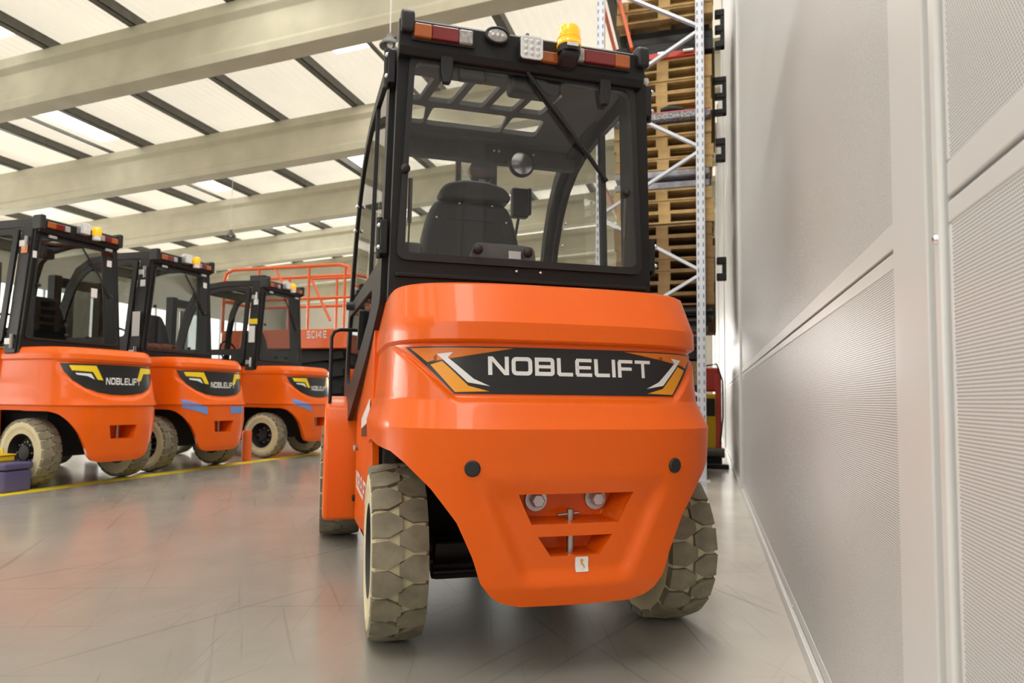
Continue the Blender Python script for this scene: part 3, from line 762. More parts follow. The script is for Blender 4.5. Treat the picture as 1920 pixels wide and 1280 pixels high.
MB().bb(-.040, .040, -.050, -.044, 2.343, 2.422).build('lens', 'lamp_glass', o)
for i in range(3):
    for j in range(3): ball(o, 'diode', (-.026+.026*i, -.050, 2.357+.026*j), .009, 'paper')
MB().tube([(0, -.01, 2.425), (0, .02, 2.475)], .008, 8).build('lamp_bracket', 'black_plastic', o, 40)
MB().bb(.045, .16, -.012, .012, 2.355, 2.40).build('wide_amber_reflector', 'amber_dark', HD, bevel=.006)
bk = MB(); bk.prism([(.02, 2.335), (-.03, 2.335), (-.075, 2.365), (-.075, 2.392), (.02, 2.392)], lambda u, v, k: ((.125, .205)[k], u, v)); BKo = bk.build('beacon_base', 'black_plastic', HD, bevel=.014, seg=3)
Mb = Matrix.Translation((.165, -.04, 2.385))
MB().lathe([(.048, 0), (.048, .03), (.0001, .03)], 28, Mb).build('collar', 'black_plastic', BKo, 40)
MB().lathe([(.050, .028), (.052, .034), (.049, .040), (.049, .058), (.051, .060), (.047, .064), (.046, .100), (.040, .112), (.0001, .114)], 32, Mb).build('beacon_dome', 'amber_lens', BKo, 35)
MB().bb(.140, .190, -.0905, -.087, 2.396, 2.410).build('beacon_label', 'paper', BKo)

CF.location.x = -.012; RW.location.x = -.022; WPo.location.x = -.025; HD.location = (-.032, 0, -.036)
# side frames, roof
RAIL = [(.10, 2.43), (.55, 2.435), (.95, 2.425), (1.20, 2.385), (1.40, 2.30), (1.55, 2.18), (1.67, 2.02), (1.78, 1.80), (1.87, 1.55), (1.95, 1.25), (2.0, 1.0)]
for s in (-1, 1):
    fr = MB(); fr.sweep([(sidex(y, z, s)*.955, y, z) for y, z in RAIL], .06, .085)
    fr.sweep([(sidex(.20, z, s)*.955, .20, z) for z in (1.25, 1.7, 2.42)], .06, .15)
    fr.sweep([(sidex(y, 1.33, s)*.955, y, 1.33) for y in (.12, .9, 1.9)], .05, .08)
    fr.build('side_frame', 'black_metal', FK, bevel=.008)
    # door: one plate with an upper and a lower light
    out = [(.19, 2.40), (.75, 2.405), (1.02, 2.395), (1.24, 2.35), (1.44, 2.255), (1.60, 2.12), (1.73, 1.94), (1.84, 1.68), (1.92, 1.40), (1.97, 1.0), (1.95, .80), (1.75, .74), (1.55, .76), (.62, 1.10), (.40, 1.20), (.19, 1.30)]
    upw = [(.28, 2.33), (.75, 2.345), (1.0, 2.335), (1.20, 2.295), (1.38, 2.215), (1.53, 2.09), (1.66, 1.91), (1.76, 1.67), (1.81, 1.49), (.28, 1.49)]
    low = [(.50, 1.40), (1.80, 1.42), (1.84, 1.14), (1.80, 1.0), (1.55, .97), (.95, 1.16), (.54, 1.30)]
    DM = lambda c, s=s: Vector((sidex(c.x, c.y, s)*1.035 - s*c.z, c.x, c.y))
    D = plate('door', round_poly(out, .04), [round_poly(upw, .05), round_poly(low, .06)], .028, DM, 'black_metal', FK, bevel=.005)
    plate('door_pane', round_poly(upw, .05), [], .006, DM, 'cab_glass', D)
    plate('lower_pane', round_poly(low, .06), [], .006, DM, 'smoke_glass', D)
    for z in (2.28, 1.56):
        h = MB(); xx = sidex(.2, z, s)*1.03
        h.bb(min(xx, xx+s*.03), max(xx, xx+s*.03), .13, .20, z-.07, z+.07); h.tube([(xx+s*.032, .165, z-.085), (xx+s*.032, .165, z+.085)], .014, 10)
        ho = h.build('door_hinge', 'black_plastic', D, bevel=.004)
        for dzz in (-.045, .045): ball(ho, 'hinge_screw', (xx+s*.034, .135, z+dzz), .010, 'chrome')
    sl = MB(); sl.sweep([(sidex(.72, z, s)*1.03, .72, z) for z in (1.49, 1.9, 2.34)], .03, .035); sl.build('sliding_window_stile', 'black_plastic', D)
    MB().lathe([(.0001, .05), (.024, .048), (.026, .0)], 16, Matrix.Translation((sidex(1.5, 1.45, s)*1.05, 1.5, 1.45)) @ Matrix.Rotation(s*PI/2, 4, 'Y')).build('door_stop', 'black_plastic', D, 40)
    for y, z in ((1.50, 2.06), (1.58, 1.93)): ball(D, 'pane_screw', (sidex(y, z, s)*1.07, y, z), .012, 'chrome')
    MB().bar((sidex(.95, 1.30, s)*1.04, .95, 1.36), (sidex(.95, 1.1, s)*1.04, 1.05, 1.16), .03, .05, (1, 0, 0)).build('door_handle', 'black_plastic', D, bevel=.006)

pane_x = [(-.50, -.385), (-.345, -.225), (-.19, -.065), (-.03, .095), (.13, .25)]
holes = [round_poly([(a+.02, .415), (b+.02, .415), (b-.02, .665), (a-.02, .665)], .02) for a, b in pane_x]
row2 = [(-.52, -.365), (-.325, .065), (.10, .27)]
holes += [round_poly([(a, .725), (b, .725), (b+.015, .95), (a-.015, .95)], .03) for a, b in row2]
RG = plate('roof_guard', [(-.53, .08), (.53, .08), (.57, 1.12), (-.57, 1.12)], holes, .03, lambda c: Vector((c.x, c.y, 2.405 + c.z)), 'cab_inner', FK, bevel=.004)
plate('roof_pane', [(-.52, .40), (.36, .40), (.36, .96), (-.52, .96)], [], .006, lambda c: Vector((c.x, c.y, 2.43 + c.z)), 'cab_glass', RG)
fh = MB(); fh.bb(-.60, .60, 1.13, 1.20, 2.29, 2.40); fh.bb(-.58, .58, 1.04, 1.13, 2.385, 2.42)
FH_ = fh.build('front_header', 'cab_inner', FK, bevel=.01)
for x in (.09, .12, .33): ball(FH_, 'screw', (x, 1.125, 2.355), .010, 'chrome')
plate('front_windscreen', [(-.56, 1.0), (.56, 1.0), (.54, 2.30), (-.54, 2.30)], [], .006, lambda c: Vector((c.x, 1.90 - .62*max(0, (c.y-1.2)/1.1)**1.6 + c.z, c.y)), 'cab_glass', FK)
ds = MB(); ds.bb(-.56, .56, 1.55, 1.95, .95, 1.30); ds.bb(-.56, .56, .14, 1.6, .92, .98); ds.build('dashboard', 'cab_inner', FK, bevel=.03)
# seat
se = MB()
prof = [(-.24, 1.36), (-.25, 1.50), (-.24, 1.65), (-.205, 1.80), (-.17, 1.855), (.17, 1.855), (.205, 1.80), (.24, 1.65), (.25, 1.50), (.24, 1.36)]
se.prism(round_poly(prof, .04), lambda u, v, k: (u-.16, (.46, .60)[k] + .12*(v-1.36), v))
SE = se.build('seat', 'seat_vinyl', FK, bevel=.03, seg=3)
sh = MB(); sh.prism(round_poly([(-.165, 1.855), (-.178, 1.885), (-.145, 1.93), (-.06, 1.955), (.06, 1.955), (.145, 1.93), (.178, 1.885), (.165, 1.855)], .03), lambda u, v, k: (u-.145, (.475, .60)[k] + .1*(v-1.79), v))
sh.build('headrest', 'seat_vinyl', SE, bevel=.035, seg=3)
bp = MB(); bp.prism(round_poly([(-.17, 1.42), (-.17, 1.66), (-.13, 1.76), (.13, 1.76), (.17, 1.66), (.17, 1.42)], .03), lambda u, v, k: (u-.16, (.452, .48)[k] + .12*(v-1.36), v)); bp.build('back_shell', 'black_plastic', SE, bevel=.008)
MB().bb(-.40, .08, .5, 1.0, 1.15, 1.34).build('seat_cushion', 'seat_vinyl', SE, bevel=.04, seg=3)
for x, z in ((-.22, 1.84), (-.06, 1.84), (-.33, 1.76), (.01, 1.76)): ball(SE, 'screw', (x, .47+.12*(z-1.36)-.01, z), .007, 'chrome')
MB().bb(-.56, -.44, .14, .30, 1.44, 1.55).build('side_console', 'cab_inner', FK, bevel=.02)
# interior mirror and fan box on the right front post
mi = MB(); mi.lathe([(.070, 0), (.072, .02), (.066, .03), (.060, .03), (.0001, .036)], 28, Matrix.Translation((.235, 1.06, 2.262)) @ RY(0) @ Matrix.Diagonal((1.08, 1.08, 1, 1))); MI = mi.build('mirror', 'black_plastic', FK, 40)
MB().lathe([(.060, .0315), (.045, .036), (.0001, .0395)], 28, Matrix.Translation((.235, 1.06, 2.262)) @ RY(0) @ Matrix.Diagonal((1.08, 1.08, 1, 1))).build('mirror_glass', 'chrome', MI, 60)
MB().tube([(.22, 1.08, 2.30), (.24, 1.13, 2.36)], .01, 8).build('mirror_arm', 'black_plastic', MI, 50)
bxo = MB(); bxo.bb(.22, .325, 1.18, 1.24, 1.99, 2.17); bxo.bb(.32, .345, 1.19, 1.23, 2.01, 2.18); FO_ = bxo.build('terminal', 'black_plastic', FK, bevel=.015)
MB().tube([(.27, 1.22, 2.0), (.25, 1.24, 1.85), (.235, 1.25, 1.65), (.215, 1.3, 1.4), (.22, 1.35, 1.1)], .009, 8).build('cable', 'black_plastic', FO_, 60)
# mast seen over the dashboard
for s in (-1, 1):
    ms = MB(); ms.bb(s*.43-.04, s*.43+.04, 2.62, 2.74, .12, 3.1); ms.bb(s*.34-.03, s*.34+.03, 2.64, 2.72, .12, 2.85); ms.build('mast_rail', 'black_metal', FK, bevel=.006)
mc = MB(); mc.bb(-.42, .42, 2.64, 2.72, 2.98, 3.08); mc.bb(-.42, .42, 2.64, 2.72, .3, .45); mc.build('mast_crossbar', 'black_metal', FK, bevel=.006)
MB().bb(.095, .135, 2.42, 2.47, .4, 2.86).build('mast_hose_guide', 'black_metal', FK, bevel=.004)
cy = MB(); cy.tube([(.30, 2.5, .3), (.30, 2.5, 2.62)], .085, 18); cy.build('lift_cylinder', 'cab_inner', FK, 40)
MB().lathe([(.10, -.03), (.10, .03)], 24, Matrix.Translation((.30, 2.45, 2.69)) @ RY(0)).build('chain_pulley', 'black_metal', FK, 40)
chn = MB()
for k in range(36): chn.bb(.165-.016*(1 if k % 2 else .6), .165+.016*(1 if k % 2 else .6), 2.44, 2.455, 1.2+k*.045, 1.2+k*.045+.034)
chn.build('lift_chain', 'steel', FK, kind='stuff')
for s in (-1, 1): MB().bb(s*.30-.06, s*.30+.06, 2.75, 3.9, .06, .11).build('fork', 'black_metal', FK, bevel=.006)

# ------------------------------------------------------------------ the parked forklifts behind the yellow line
TABB = [(0, .235), (.22, .24), (.29, .255), (.34, .30), (.37, .40), (.42, .53), (.48, .64), (.53, .715), (.56, .74), (.7, .745)]
def bg_bottom(c, p):
    if c[0] == 's': return .745
    return interp(TABB, p[0])
def bg_rec(x, z):
    if z > 1.235 or z < .80: return 0.
    xe = .53; lo = .875 + .26*(abs(x)/.53)**3.2
    return .022*smooth01((xe-abs(x))/.03)*smooth01((1.228-z)/.012)*smooth01((z-lo+.02)/.03)
BW = Weight([(1.365, .525, .05, -.43), (1.35, .540, .05, -.47), (1.30, .558, .05, -.515), (1.25, .560, .05, -.525), (1.232, .552, .04, -.515), (1.0, .566, .03, -.545), (.86, .580, .02, -.575),
             (.80, .590, .02, -.600), (.785, .578, .02, -.585), (.60, .576, .02, -.592), (.30, .555, .02, -.570), (.23, .545, .02, -.55)], bg_bottom, .55, 3.3, (bg_rec,))
def parked_forklift(loc, rz, label):
    t = empty('forklift', loc, rz, label=label, category='forklift', group='orange forklifts parked in a row behind the yellow line')
    zz = [1.365, 1.35, 1.325, 1.30, 1.275, 1.25, 1.24, 1.232, 1.225] + [1.215 - .0165*k for k in range(22)] + [.85, .83, .815, .80, .792, .785, .77, .755]
    cw = BW.mesh(zz, 24, 'counterweight').build('counterweight', 'orange', t, 26)
    top_deck(BW, 1.355, cw)
    cut(cw, [trap(.60, .155, .465, .13, -.9, -.37).build('cutter', 'orange', t)])
    vs = []
    for y, k in ((-.535, 1.), (-.40, .9)):
        for x, z in ((-.155, .60), (-.13, .465), (.13, .465), (.155, .60)): vs.append((x*k, y, .53+(z-.53)*k))
    MB().add(vs, [(4, 5, 6, 7)] + [(i, (i+1) % 4, 4+(i+1) % 4, 4+i) for i in range(4)]).build('tow_pocket', 'orange', cw)
    MB().tube([(0, -.50, .45), (0, -.50, .63)], .014, 12).build('tow_pin', 'steel', cw, 40)
    bs_ = BW.y
    up = [(-.50, 1.205), (-.485, 1.12), (-.44, 1.04), (-.36, .97), (-.25, .925), (-.12, .905), (0, .90)]
    flat_decal('decal_panel', [up + [(-x, z) for x, z in up[-2::-1]]], bs_, 'decal_black', cw, .003)
    y7 = [(-.455, 1.185), (-.25, 1.188), (-.19, 1.045), (-.245, 1.05), (-.285, 1.125), (-.44, 1.135)]
    flat_decal('decal_yellow_flash', [y7], bs_, 'decal_lemon', cw, .0055)
    flat_decal('decal_yellow_flash', [mir(y7)], bs_, 'decal_lemon', cw, .0055)
    w7 = [(-.42, 1.112), (-.30, 1.108), (-.27, 1.05), (-.33, 1.082), (-.41, 1.095)]
    flat_decal('decal_stripe', [w7], bs_, 'decal_white', cw, .0055)
    flat_decal('lettering', word('NOBLELIFT', -.165, .235, 1.005, 1.075, .17, .1), bs_, 'decal_white', cw, .0055)
    wheel(t, -.505, .02, .335, .19, -1, .185, 22, 'rear_wheel', 1); wheel(t, .505, .02, .335, .19, 1, .185, 22, 'rear_wheel', 0)
    wheel(t, -.56, 1.65, .34, .22, -1, .19, 22, 'front_wheel', 0)
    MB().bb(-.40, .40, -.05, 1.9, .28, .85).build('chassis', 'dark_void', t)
    plate('side_panel', round_poly([(.40, .26), (1.25, .24), (1.25, 1.05), (.55, 1.36), (.45, 1.36), (.42, .75)], .03), [], .03, lambda c: Vector((-.555 + c.z, c.x, c.y)), 'orange', t, bevel=.006)
    MB().lathe([(.0001, .004), (.045, .003), (.047, 0)], 20, Matrix.Translation((-.572, .75, .92)) @ Matrix.Rotation(-PI/2, 4, 'Y')).build('round_badge', 'zinc', t, 40)
    MB().bb(-.58, -.30, 1.22, 2.05, .68, .80).build('mudguard', 'orange', t, bevel=.04)
    # cab
    def sx(y, z, s): return s*(.555 - .115*(z-1.35)/1.3 + .02*y)
    cf = plate('cab_rear_frame', round_poly([(-.56, 1.30), (.56, 1.30), (.445, 2.66), (-.445, 2.66)], .02), [round_poly([(-.505, 1.46), (.505, 1.46), (.41, 2.50), (-.41, 2.50)], .05)], .07, XZ(.22), 'black_metal', t, bevel=.006)
    rw = plate('rear_window', round_poly([(-.515, 1.45), (.515, 1.45), (.418, 2.51), (-.418, 2.51)], .05), [round_poly([(-.493, 1.47), (.493, 1.47), (.402, 2.49), (-.402, 2.49)], .045)], .012, XZ(.178), 'black_plastic', t)
    plate('pane', round_poly([(-.496, 1.467), (.496, 1.467), (.405, 2.493), (-.405, 2.493)], .045), [], .005, XZ(.18), 'dark_glass', rw)
    for x, z in ((-.10, 1.52), (.14, 1.52), (-.41, 2.0), (.39, 2.0)): ball(rw, 'latch_knob', (x, .165, z), .02, 'black_plastic')
    MB().tube([(.03, .165, 2.47), (.22, .158, 2.22), (.38, .16, 1.98)], .009, 8).build('wiper', 'black_plastic', rw, 50)
    hd = MB(); hd.prism([(.24, 2.54), (.15, 2.54), (.13, 2.57), (.13, 2.675), (.15, 2.69), (.28, 2.69)], lambda u, v, k: ((-.445, .445)[k], u, v)); ho = hd.build('lamp_header', 'black_metal', t, bevel=.006)
    for s in (-1, 1): MB().bb(s*.437-.028, s*.437+.028, .10, .24, 2.56, 2.715).build('corner_cap', 'black_plastic', ho, bevel=.02, seg=3)
    lamp_cluster(ho, -.395, -.16, 2.59, 2.65, .128, (('amber_dark', 0, .36), ('red_lens', .36, .76), ('clear_lens', .76, 1)))
    lamp_cluster(ho, .19, .395, 2.59, 2.65, .128, (('clear_lens', 0, .22), ('red_lens', .22, .62), ('amber_dark', .62, 1)))
    MB().bb(-.08, .03, .05, .13, 2.60, 2.72).build('work_lamp', 'zinc', ho, bevel=.012)
    MB().bb(-.07, .02, .046, .052, 2.61, 2.71).build('lamp_lens', 'lamp_glass', ho)
    Mb = Matrix.Translation((.11, .07, 2.60)); MB().lathe([(.04, -.03), (.04, .02), (.0001, .02)], 20, Mb).build('beacon_base', 'paper', ho, 40)
    MB().lathe([(.045, .02), (.045, .09), (.035, .11), (.0001, .115)], 24, Mb).build('beacon_dome', 'amber_lens', ho, 40)
    for x in (-.30, .33): MB().bb(x-.04, x+.04, .15, .18, 2.50, 2.53).build('window_hinge', 'zinc', ho, bevel=.004)
    rail = [(.22, 2.64), (.9, 2.65), (1.25, 2.61), (1.45, 2.50), (1.56, 2.30), (1.64, 2.0), (1.72, 1.5), (1.75, 1.1)]
    for s in (-1, 1):
        fr = MB(); fr.sweep([(sx(y, z, s)*.95, y, z) for y, z in rail], .06, .09); fr.sweep([(sx(.30, z, s)*.96, .30, z) for z in (1.30, 2.0, 2.64)], .06, .16)
        fr.sweep([(sx(y, 1.42, s)*.96, y, 1.42) for y in (.28, .9, 1.7)], .05, .10); fo = fr.build('side_frame', 'black_metal', t, bevel=.008)
        for z in (2.42, 1.42): 
            h = MB(); h.tube([(sx(.3, z, s)+s*.02, .27, z-.07), (sx(.3, z, s)+s*.02, .27, z+.07)], .018, 8); h.bb(*sorted((sx(.3, z, s), sx(.3, z, s)+s*.03)), .25, .36, z-.03, z+.03); h.build('door_hinge', 'steel', fo)
    out = [(.40, 2.58), (.9, 2.59), (1.22, 2.55), (1.38, 2.46), (1.49, 2.28), (1.57, 2.0), (1.66, 1.45), (1.66, 1.0), (1.2, 1.02), (.55, 1.36), (.40, 1.42)]
    dm = lambda c: Vector((sx(c.x, c.y, -1)*1.03 + c.z, c.x, c.y))
    upw = [(.47, 2.52), (.9, 2.53), (1.18, 2.49), (1.31, 2.41), (1.41, 2.25), (1.49, 2.0), (1.56, 1.62), (.47, 1.62)]; low = [(.62, 1.53), (1.57, 1.53), (1.58, 1.10), (1.24, 1.11), (.66, 1.40)]
    d = plate('door', round_poly(out, .04), [round_poly(upw, .05), round_poly(low, .05)], .026, dm, 'black_metal', t, bevel=.004)
    plate('door_pane', round_poly(upw, .05), [], .005, dm, 'dark_glass', d); plate('lower_pane', round_poly(low, .05), [], .005, dm, 'dark_glass', d)
    rg = plate('roof_guard', [(-.44, .22), (.44, .22), (.46, 1.25), (-.46, 1.25)], [_R(-.42+.21*k, -.42+.21*k+.16, .45, 1.1) for k in range(4)], .03, lambda c: Vector((c.x, c.y, 2.655+c.z)), 'cab_inner', t)
    MB().bb(-.46, .46, 1.2, 1.3, 2.50, 2.62).build('front_header', 'cab_inner', t, bevel=.01)
    MB().bb(-.5, .5, 1.35, 1.70, .95, 1.42).build('dashboard', 'cab_inner', t, bevel=.03)
    se = MB(); se.prism(round_poly([(-.22, 1.36), (-.24, 1.6), (-.19, 1.82), (-.12, 1.95), (.12, 1.95), (.19, 1.82), (.24, 1.6), (.22, 1.36)], .05), lambda u, v, k: (u-.05, (.52, .66)[k]+.1*(v-1.36), v))
    so = se.build('seat', 'seat_vinyl', t, bevel=.03, seg=3)
    MB().bb(-.28, .18, .55, 1.05, 1.18, 1.38).build('seat_cushion', 'seat_vinyl', so, bevel=.04)
    sw = MB(); 
    ring = [(.18*math.cos(a)-.05, 1.15+.05*math.sin(a), 1.62+.17*math.sin(a)) for a in [2*PI*k/24 for k in range(25)]]
    sw.tube(ring, .014, 8); sw.tube([(-.05, 1.15, 1.62), (-.05, 1.4, 1.35)], .025, 8); sw.tube([(-.23, 1.15, 1.62), (.13, 1.15, 1.62)], .012, 6); sw.build('steering_wheel', 'black_plastic', t, 50)
    for s in (-1, 1): MB().bb(s*.33-.05, s*.33+.05, 2.0, 2.14, .1, 2.5).build('mast_rail', 'black_metal', t, bevel=.006)
    MB().bb(-.33, .33, 2.02, 2.12, 2.35, 2.48).build('mast_crossbar', 'black_metal', t, bevel=.006)
    MB().tube([(-.12, 2.05, .3), (-.12, 2.05, 2.3)], .05, 12).build('lift_cylinder', 'steel', t, 40)
    MB().tube([(.10, .9, 2.60), (.10, .92, 2.45)], .05, 12).build('dome_lamp', 'cab_inner', t, 40)
    return t
BH = math.radians(86)
P1 = parked_forklift((-6.27, 5.46, 0), BH, 'orange forklift parked nearest at the left, without any blue tape')
P2 = copy_tree(P1); P2.location = (-6.33, 7.0, 0); P2['label'] = 'orange parked forklift with two blue tape strips, between two others'
P3 = copy_tree(P1); P3.location = (-6.28, 9.06, 0); P3.rotation_euler.z = math.radians(88); P3['label'] = 'farthest orange parked forklift, in front of the orange scissor lift'
def tape(t, poly, nm='tape_strip', m='blue_tape', off=.006): flat_decal(nm, [poly], BW.y, m, t, off)
def sub(t, n): return [c for c in t.children if c.name.split('.')[0] == n][0]
tape(P2, [(-.51, .86), (-.50, .765), (-.25, .675), (-.26, .77)]); tape(P2, [(.10, .775), (.10, .69), (.34, .69), (.34, .775)])
tape(P3, [(-.50, .88), (-.49, .79), (-.23, .69), (-.24, .78)])
def papers(t, items):
    for nm, (x0, x1, y, z0, z1), m in items: MB().bb(x0, x1, y-.004, y, z0, z1).build(nm, m, t)
papers(P1, [('paper_tag', (.32, .375, .165, 2.33, 2.40), 'paper'), ('paper_tag', (.15, .22, .165, 1.96, 2.06), 'paper'), ('paper_tag', (-.478, -.44, .18, 2.27, 2.34), 'paper')])
papers(P2, [('paper_tag', (.33, .39, .165, 2.35, 2.42), 'paper')])
def side_papers(t, items):
    for (y0, y1, z0, z1, m) in items:
        x = -(.555 - .115*(z0-1.35)/1.3) - .022; MB().bb(x-.004, x, y0, y1, z0, z1).build('paper_tag', m, t)
side_papers(P1, [(.24, .33, 2.32, 2.40, 'decal_amber')])
side_papers(P2, [(.24, .36, 1.62, 1.92, 'paper'), (.24, .32, 2.24, 2.32, 'paper')])
side_papers(P3, [(.24, .35, 1.72, 1.97, 'paper'), (.22, .37, 2.0, 2.08, 'decal_lemon'), (.24, .32, 2.30, 2.38, 'paper')])
cl = MB()                                              # orange cushion on the parcel shelf of the middle one
for i, (x, y, z, r) in enumerate(((-.36, .33, 1.50, .075), (-.22, .36, 1.50, .085), (-.08, .34, 1.50, .09), (.04, .36, 1.50, .08))): cl.sphere((x, y, z), r, 12, 7, .75)
cl.build('work_jacket', 'orange_lift', P2, 60)

# ------------------------------------------------------------------ scissor lift
SL = empty('scissor_lift', (-8.0, 11.4, 0), 0, label='orange scissor lift with guard rails and SC14E panel behind the parked forklifts', category='scissor lift')
def slb(nm, m, b=.012, **k): return lambda *a: MB().bb(*a).build(nm, m, SL, bevel=b)
x0, x1, y0, y1 = -1.55, 1.42, 0., 1.1
slb('base', 'orange_lift', .04)(x0+.1, x1-.1, y0+.1, y1-.1, .22, .72)
slb('platform', 'orange_lift')(x0, x1, y0, y1, 1.86, 2.24)
for xx in (x0+.4, x1-.4):
    for yy in (y0+.12, y1-.12): MB().lathe([(.12, -.08), (.22, -.09), (.23, -.05), (.23, .05), (.22, .09), (.12, .08)], 24, Matrix.Translation((xx, yy, .23)) @ Matrix.Rotation(PI/2, 4, 'X')).build('wheel', 'black_plastic', SL, 40)
for k in range(3):
    for yy in (y0+.2, y1-.2):
        MB().bar((x0+.25, yy, .80+.34*k), (x1-.25, yy, 1.06+.34*k), .08, .13, (0, 0, 1)).build('scissor_arm', 'black_metal', SL)
        MB().bar((x0+.25, yy+.09, 1.06+.34*k), (x1-.25, yy+.09, .80+.34*k), .08, .13, (0, 0, 1)).build('scissor_arm', 'black_metal', SL)
slb('scissor_cover', 'black_metal')(x0+.15, x1-.15, y0+.3, y1-.3, .72, 1.86)
def rail(pts, r=.03): MB().tube(pts, r, 8).build('guard_rail', 'orange_lift', SL, 60)
ztp = 3.50
for yy in (y0+.03, y1-.03):
    rail([(x0, yy, 2.2), (x0, yy, ztp-.22), (x0+.06, yy, ztp-.06), (x0+.22, yy, ztp), (x1-.3, yy, ztp), (x1-.10, yy, ztp-.05), (x1, yy, ztp-.25), (x1, yy, 2.2)], .036)
    rail([(x0, yy, 2.85), (x1, yy, 2.85)])
    for xx in (-.72, .45, 1.25): rail([(xx, yy, 2.2), (xx, yy, ztp)], .028)
    
    if yy < .5: rail([(-.35, yy, ztp), (.05, yy, 2.85)], .024); rail([(.5, yy, 3.24), (.95, yy, 2.4)], .028); rail([(.5, yy, 3.24), (x1, yy, 3.24)], .024)
for xx in (x0, x1): rail([(xx, y0+.03, ztp-.22), (xx, y1-.03, ztp-.22)]); rail([(xx, y0+.03, 2.85), (xx, y1-.03, 2.85)])
bxl = MB(); bxl.bb(-.9, -.55, y0-.02, y0+.2, 3.1, 3.36); bxl.build('control_box', 'black_plastic', SL, bevel=.02)
w = MB()
for p in word('SC14E', .46, .90, 2.06, 2.20, .34): w.add([(x, y0-.004, z) for x, z in p], [tuple(range(len(p)))])
w.build('lettering', 'decal_white', SL)

# ------------------------------------------------------------------ pallet rack at the end of the wall
RK = empty('pallet_rack', (0, 8.0, 0), 0, label='tall galvanised pallet rack with zigzag braces behind the large forklift', category='rack')
UX = (-1.235, -.055); UZ = 7.4
holes_z = [.2 + .1*k for k in range(71)]
def upright(x, y):
    o = MB().sweep([(x, y, 0), (x, y, UZ)], .10, .07).build('upright', 'galvanised', RK, bevel=.008)
    h = MB()
    for z in holes_z:
        for dx in (-.028, .028): h.bb(x+dx-.007, x+dx+.007, y-.0362, y-.034, z, z+.05)
    h.build('slots', 'slot_grey', o, kind='stuff')
    MB().bb(x-.09, x+.09, y-.07, y+.07, 0, .012).build('foot_plate', 'galvanised', o)
for yy in (.0, 2.75):
    for x in UX: upright(x, yy)
    zn = [.20 + .735*k for k in range(10)]
    for k in range(9):
        a, b = (UX[1], UX[0]) if k % 2 else (UX[0], UX[1])
        MB().bar((a, yy, zn[k]+.02), (b, yy, zn[k+1]-.02), .035, .062, (0, 1, 0)).build('brace', 'galvanised', RK, bevel=.004)
LV = ((1.695, 1.785), (3.564, 3.616), (5.91, 5.98))
for za, zb in LV:
    for x in UX: MB().bb(x-.025, x+.025, .04, 2.71, za, zb).build('load_beam', 'orange_lift', RK, bevel=.004)
# euro pallets
def make_pallet(label, m):
    t = empty('pallet', (0, 0, 0), 0, label=label, category='pallet', group='wooden pallets stacked in the rack')
    def pc(nm, meshcache={}): pass
    L, Wd = 1.16, .8
    db = MB().bb(-L/2, L/2, -.07, .07, 0, .022).build('deck_board', m, t); db.location = (0, -.33, .118)
    for y in (-.165, 0, .165, .33): c = db.copy(); COL.objects.link(c); c.location = (0, y, .118)
    st = MB().bb(-.07, .07, -Wd/2, Wd/2, 0, .020).build('stringer_board', m, t); st.location = (-.51, 0, .098)
    for x in (0, .51): c = st.copy(); COL.objects.link(c); c.location = (x, 0, .098)
    bk = MB().bb(-.07, .07, -.05, .05, 0, .078).build('block', m, t); bk.location = (-.51, -.35, .020)
    for x in (-.51, 0, .51):
        for y in (-.35, 0, .35):
            if (x, y) == (-.51, -.35): continue
            c = bk.copy(); COL.objects.link(c); c.location = (x, y, .020)
    bb_ = MB().bb(-L/2, L/2, -.05, .05, 0, .020).build('bottom_board', m, t); bb_.location = (0, -.35, 0)
    for y in (0, .35): c = bb_.copy(); COL.objects.link(c); c.location = (0, y, 0)
    return t
PH = .1405; first = {}
def place_pallet(z, x, y, rz, label, m):
    if m not in first: first[m] = make_pallet(label, m); o = first[m]
    else: o = copy_tree(first[m])
    o.location = (x, y, z); o.rotation_euler = (0, 0, rz); o['label'] = label
ORD = ['lowest', 'second', 'third', 'fourth', 'fifth', 'sixth', 'seventh', 'eighth']
def stack(z0, n, m, what, x=-.49, y=8.55, jit=.02):
    for k in range(n):
        nm = 'topmost' if k == n-1 else ORD[k]
        place_pallet(z0 + k*PH, x + random.uniform(-jit, jit), y + random.uniform(-.02, .02), random.uniform(-.015, .015), '%s %s' % (nm, what), m)
stack(4.395, 5, 'wood', 'pale wooden pallet in the stack under the red frame')
stack(3.71, 4, 'wood', 'pale wooden pallet in the stack below the speckled board')
stack(3.045, 3, 'wood', 'wooden pallet in the stack just below the grey sacks')
stack(2.05, 7, 'wood_old', 'dark old wooden pallet in the stack below the dark tray')
stack(5.615, 2, 'wood', 'wooden pallet at the very top of the rack')
def thing(nm, m, mb, label, cat, bevel=.006, **k): return mb.build(nm, m, bevel=bevel, label=label, category=cat, **k)
thing('speckled_board', 'speckled', MB().bb(-1.1, .06, 8.05, 8.9, 4.306, 4.383), 'grey speckled board with red rim lying between two pallet stacks', 'board')
MB().bb(-1.1, .06, 8.047, 8.9, 4.383, 4.392).build('red_rim', 'red_paint', bpy.data.objects['speckled_board'])
thing('tarpaulin_roll', 'black_plastic', MB().tube([(-.52, 8.085, 4.43), (-.42, 8.09, 4.445), (-.33, 8.09, 4.435), (-.24, 8.085, 4.42)], [.022, .042, .036, .018], 10), 'crumpled black bundle on the speckled board', 'bundle')
rf = empty('red_frame', (-.5, 8.5, 5.10), 0, label='red painted attachment frame lying on the upper pale pallet stack', category='frame')
MB().bb(-.62, .50, -.38, -.28, .0, .075).build('beam', 'red_paint', rf, bevel=.01); MB().bb(-.62, .50, .2, .3, .0, .075).build('beam', 'red_paint', rf, bevel=.01)
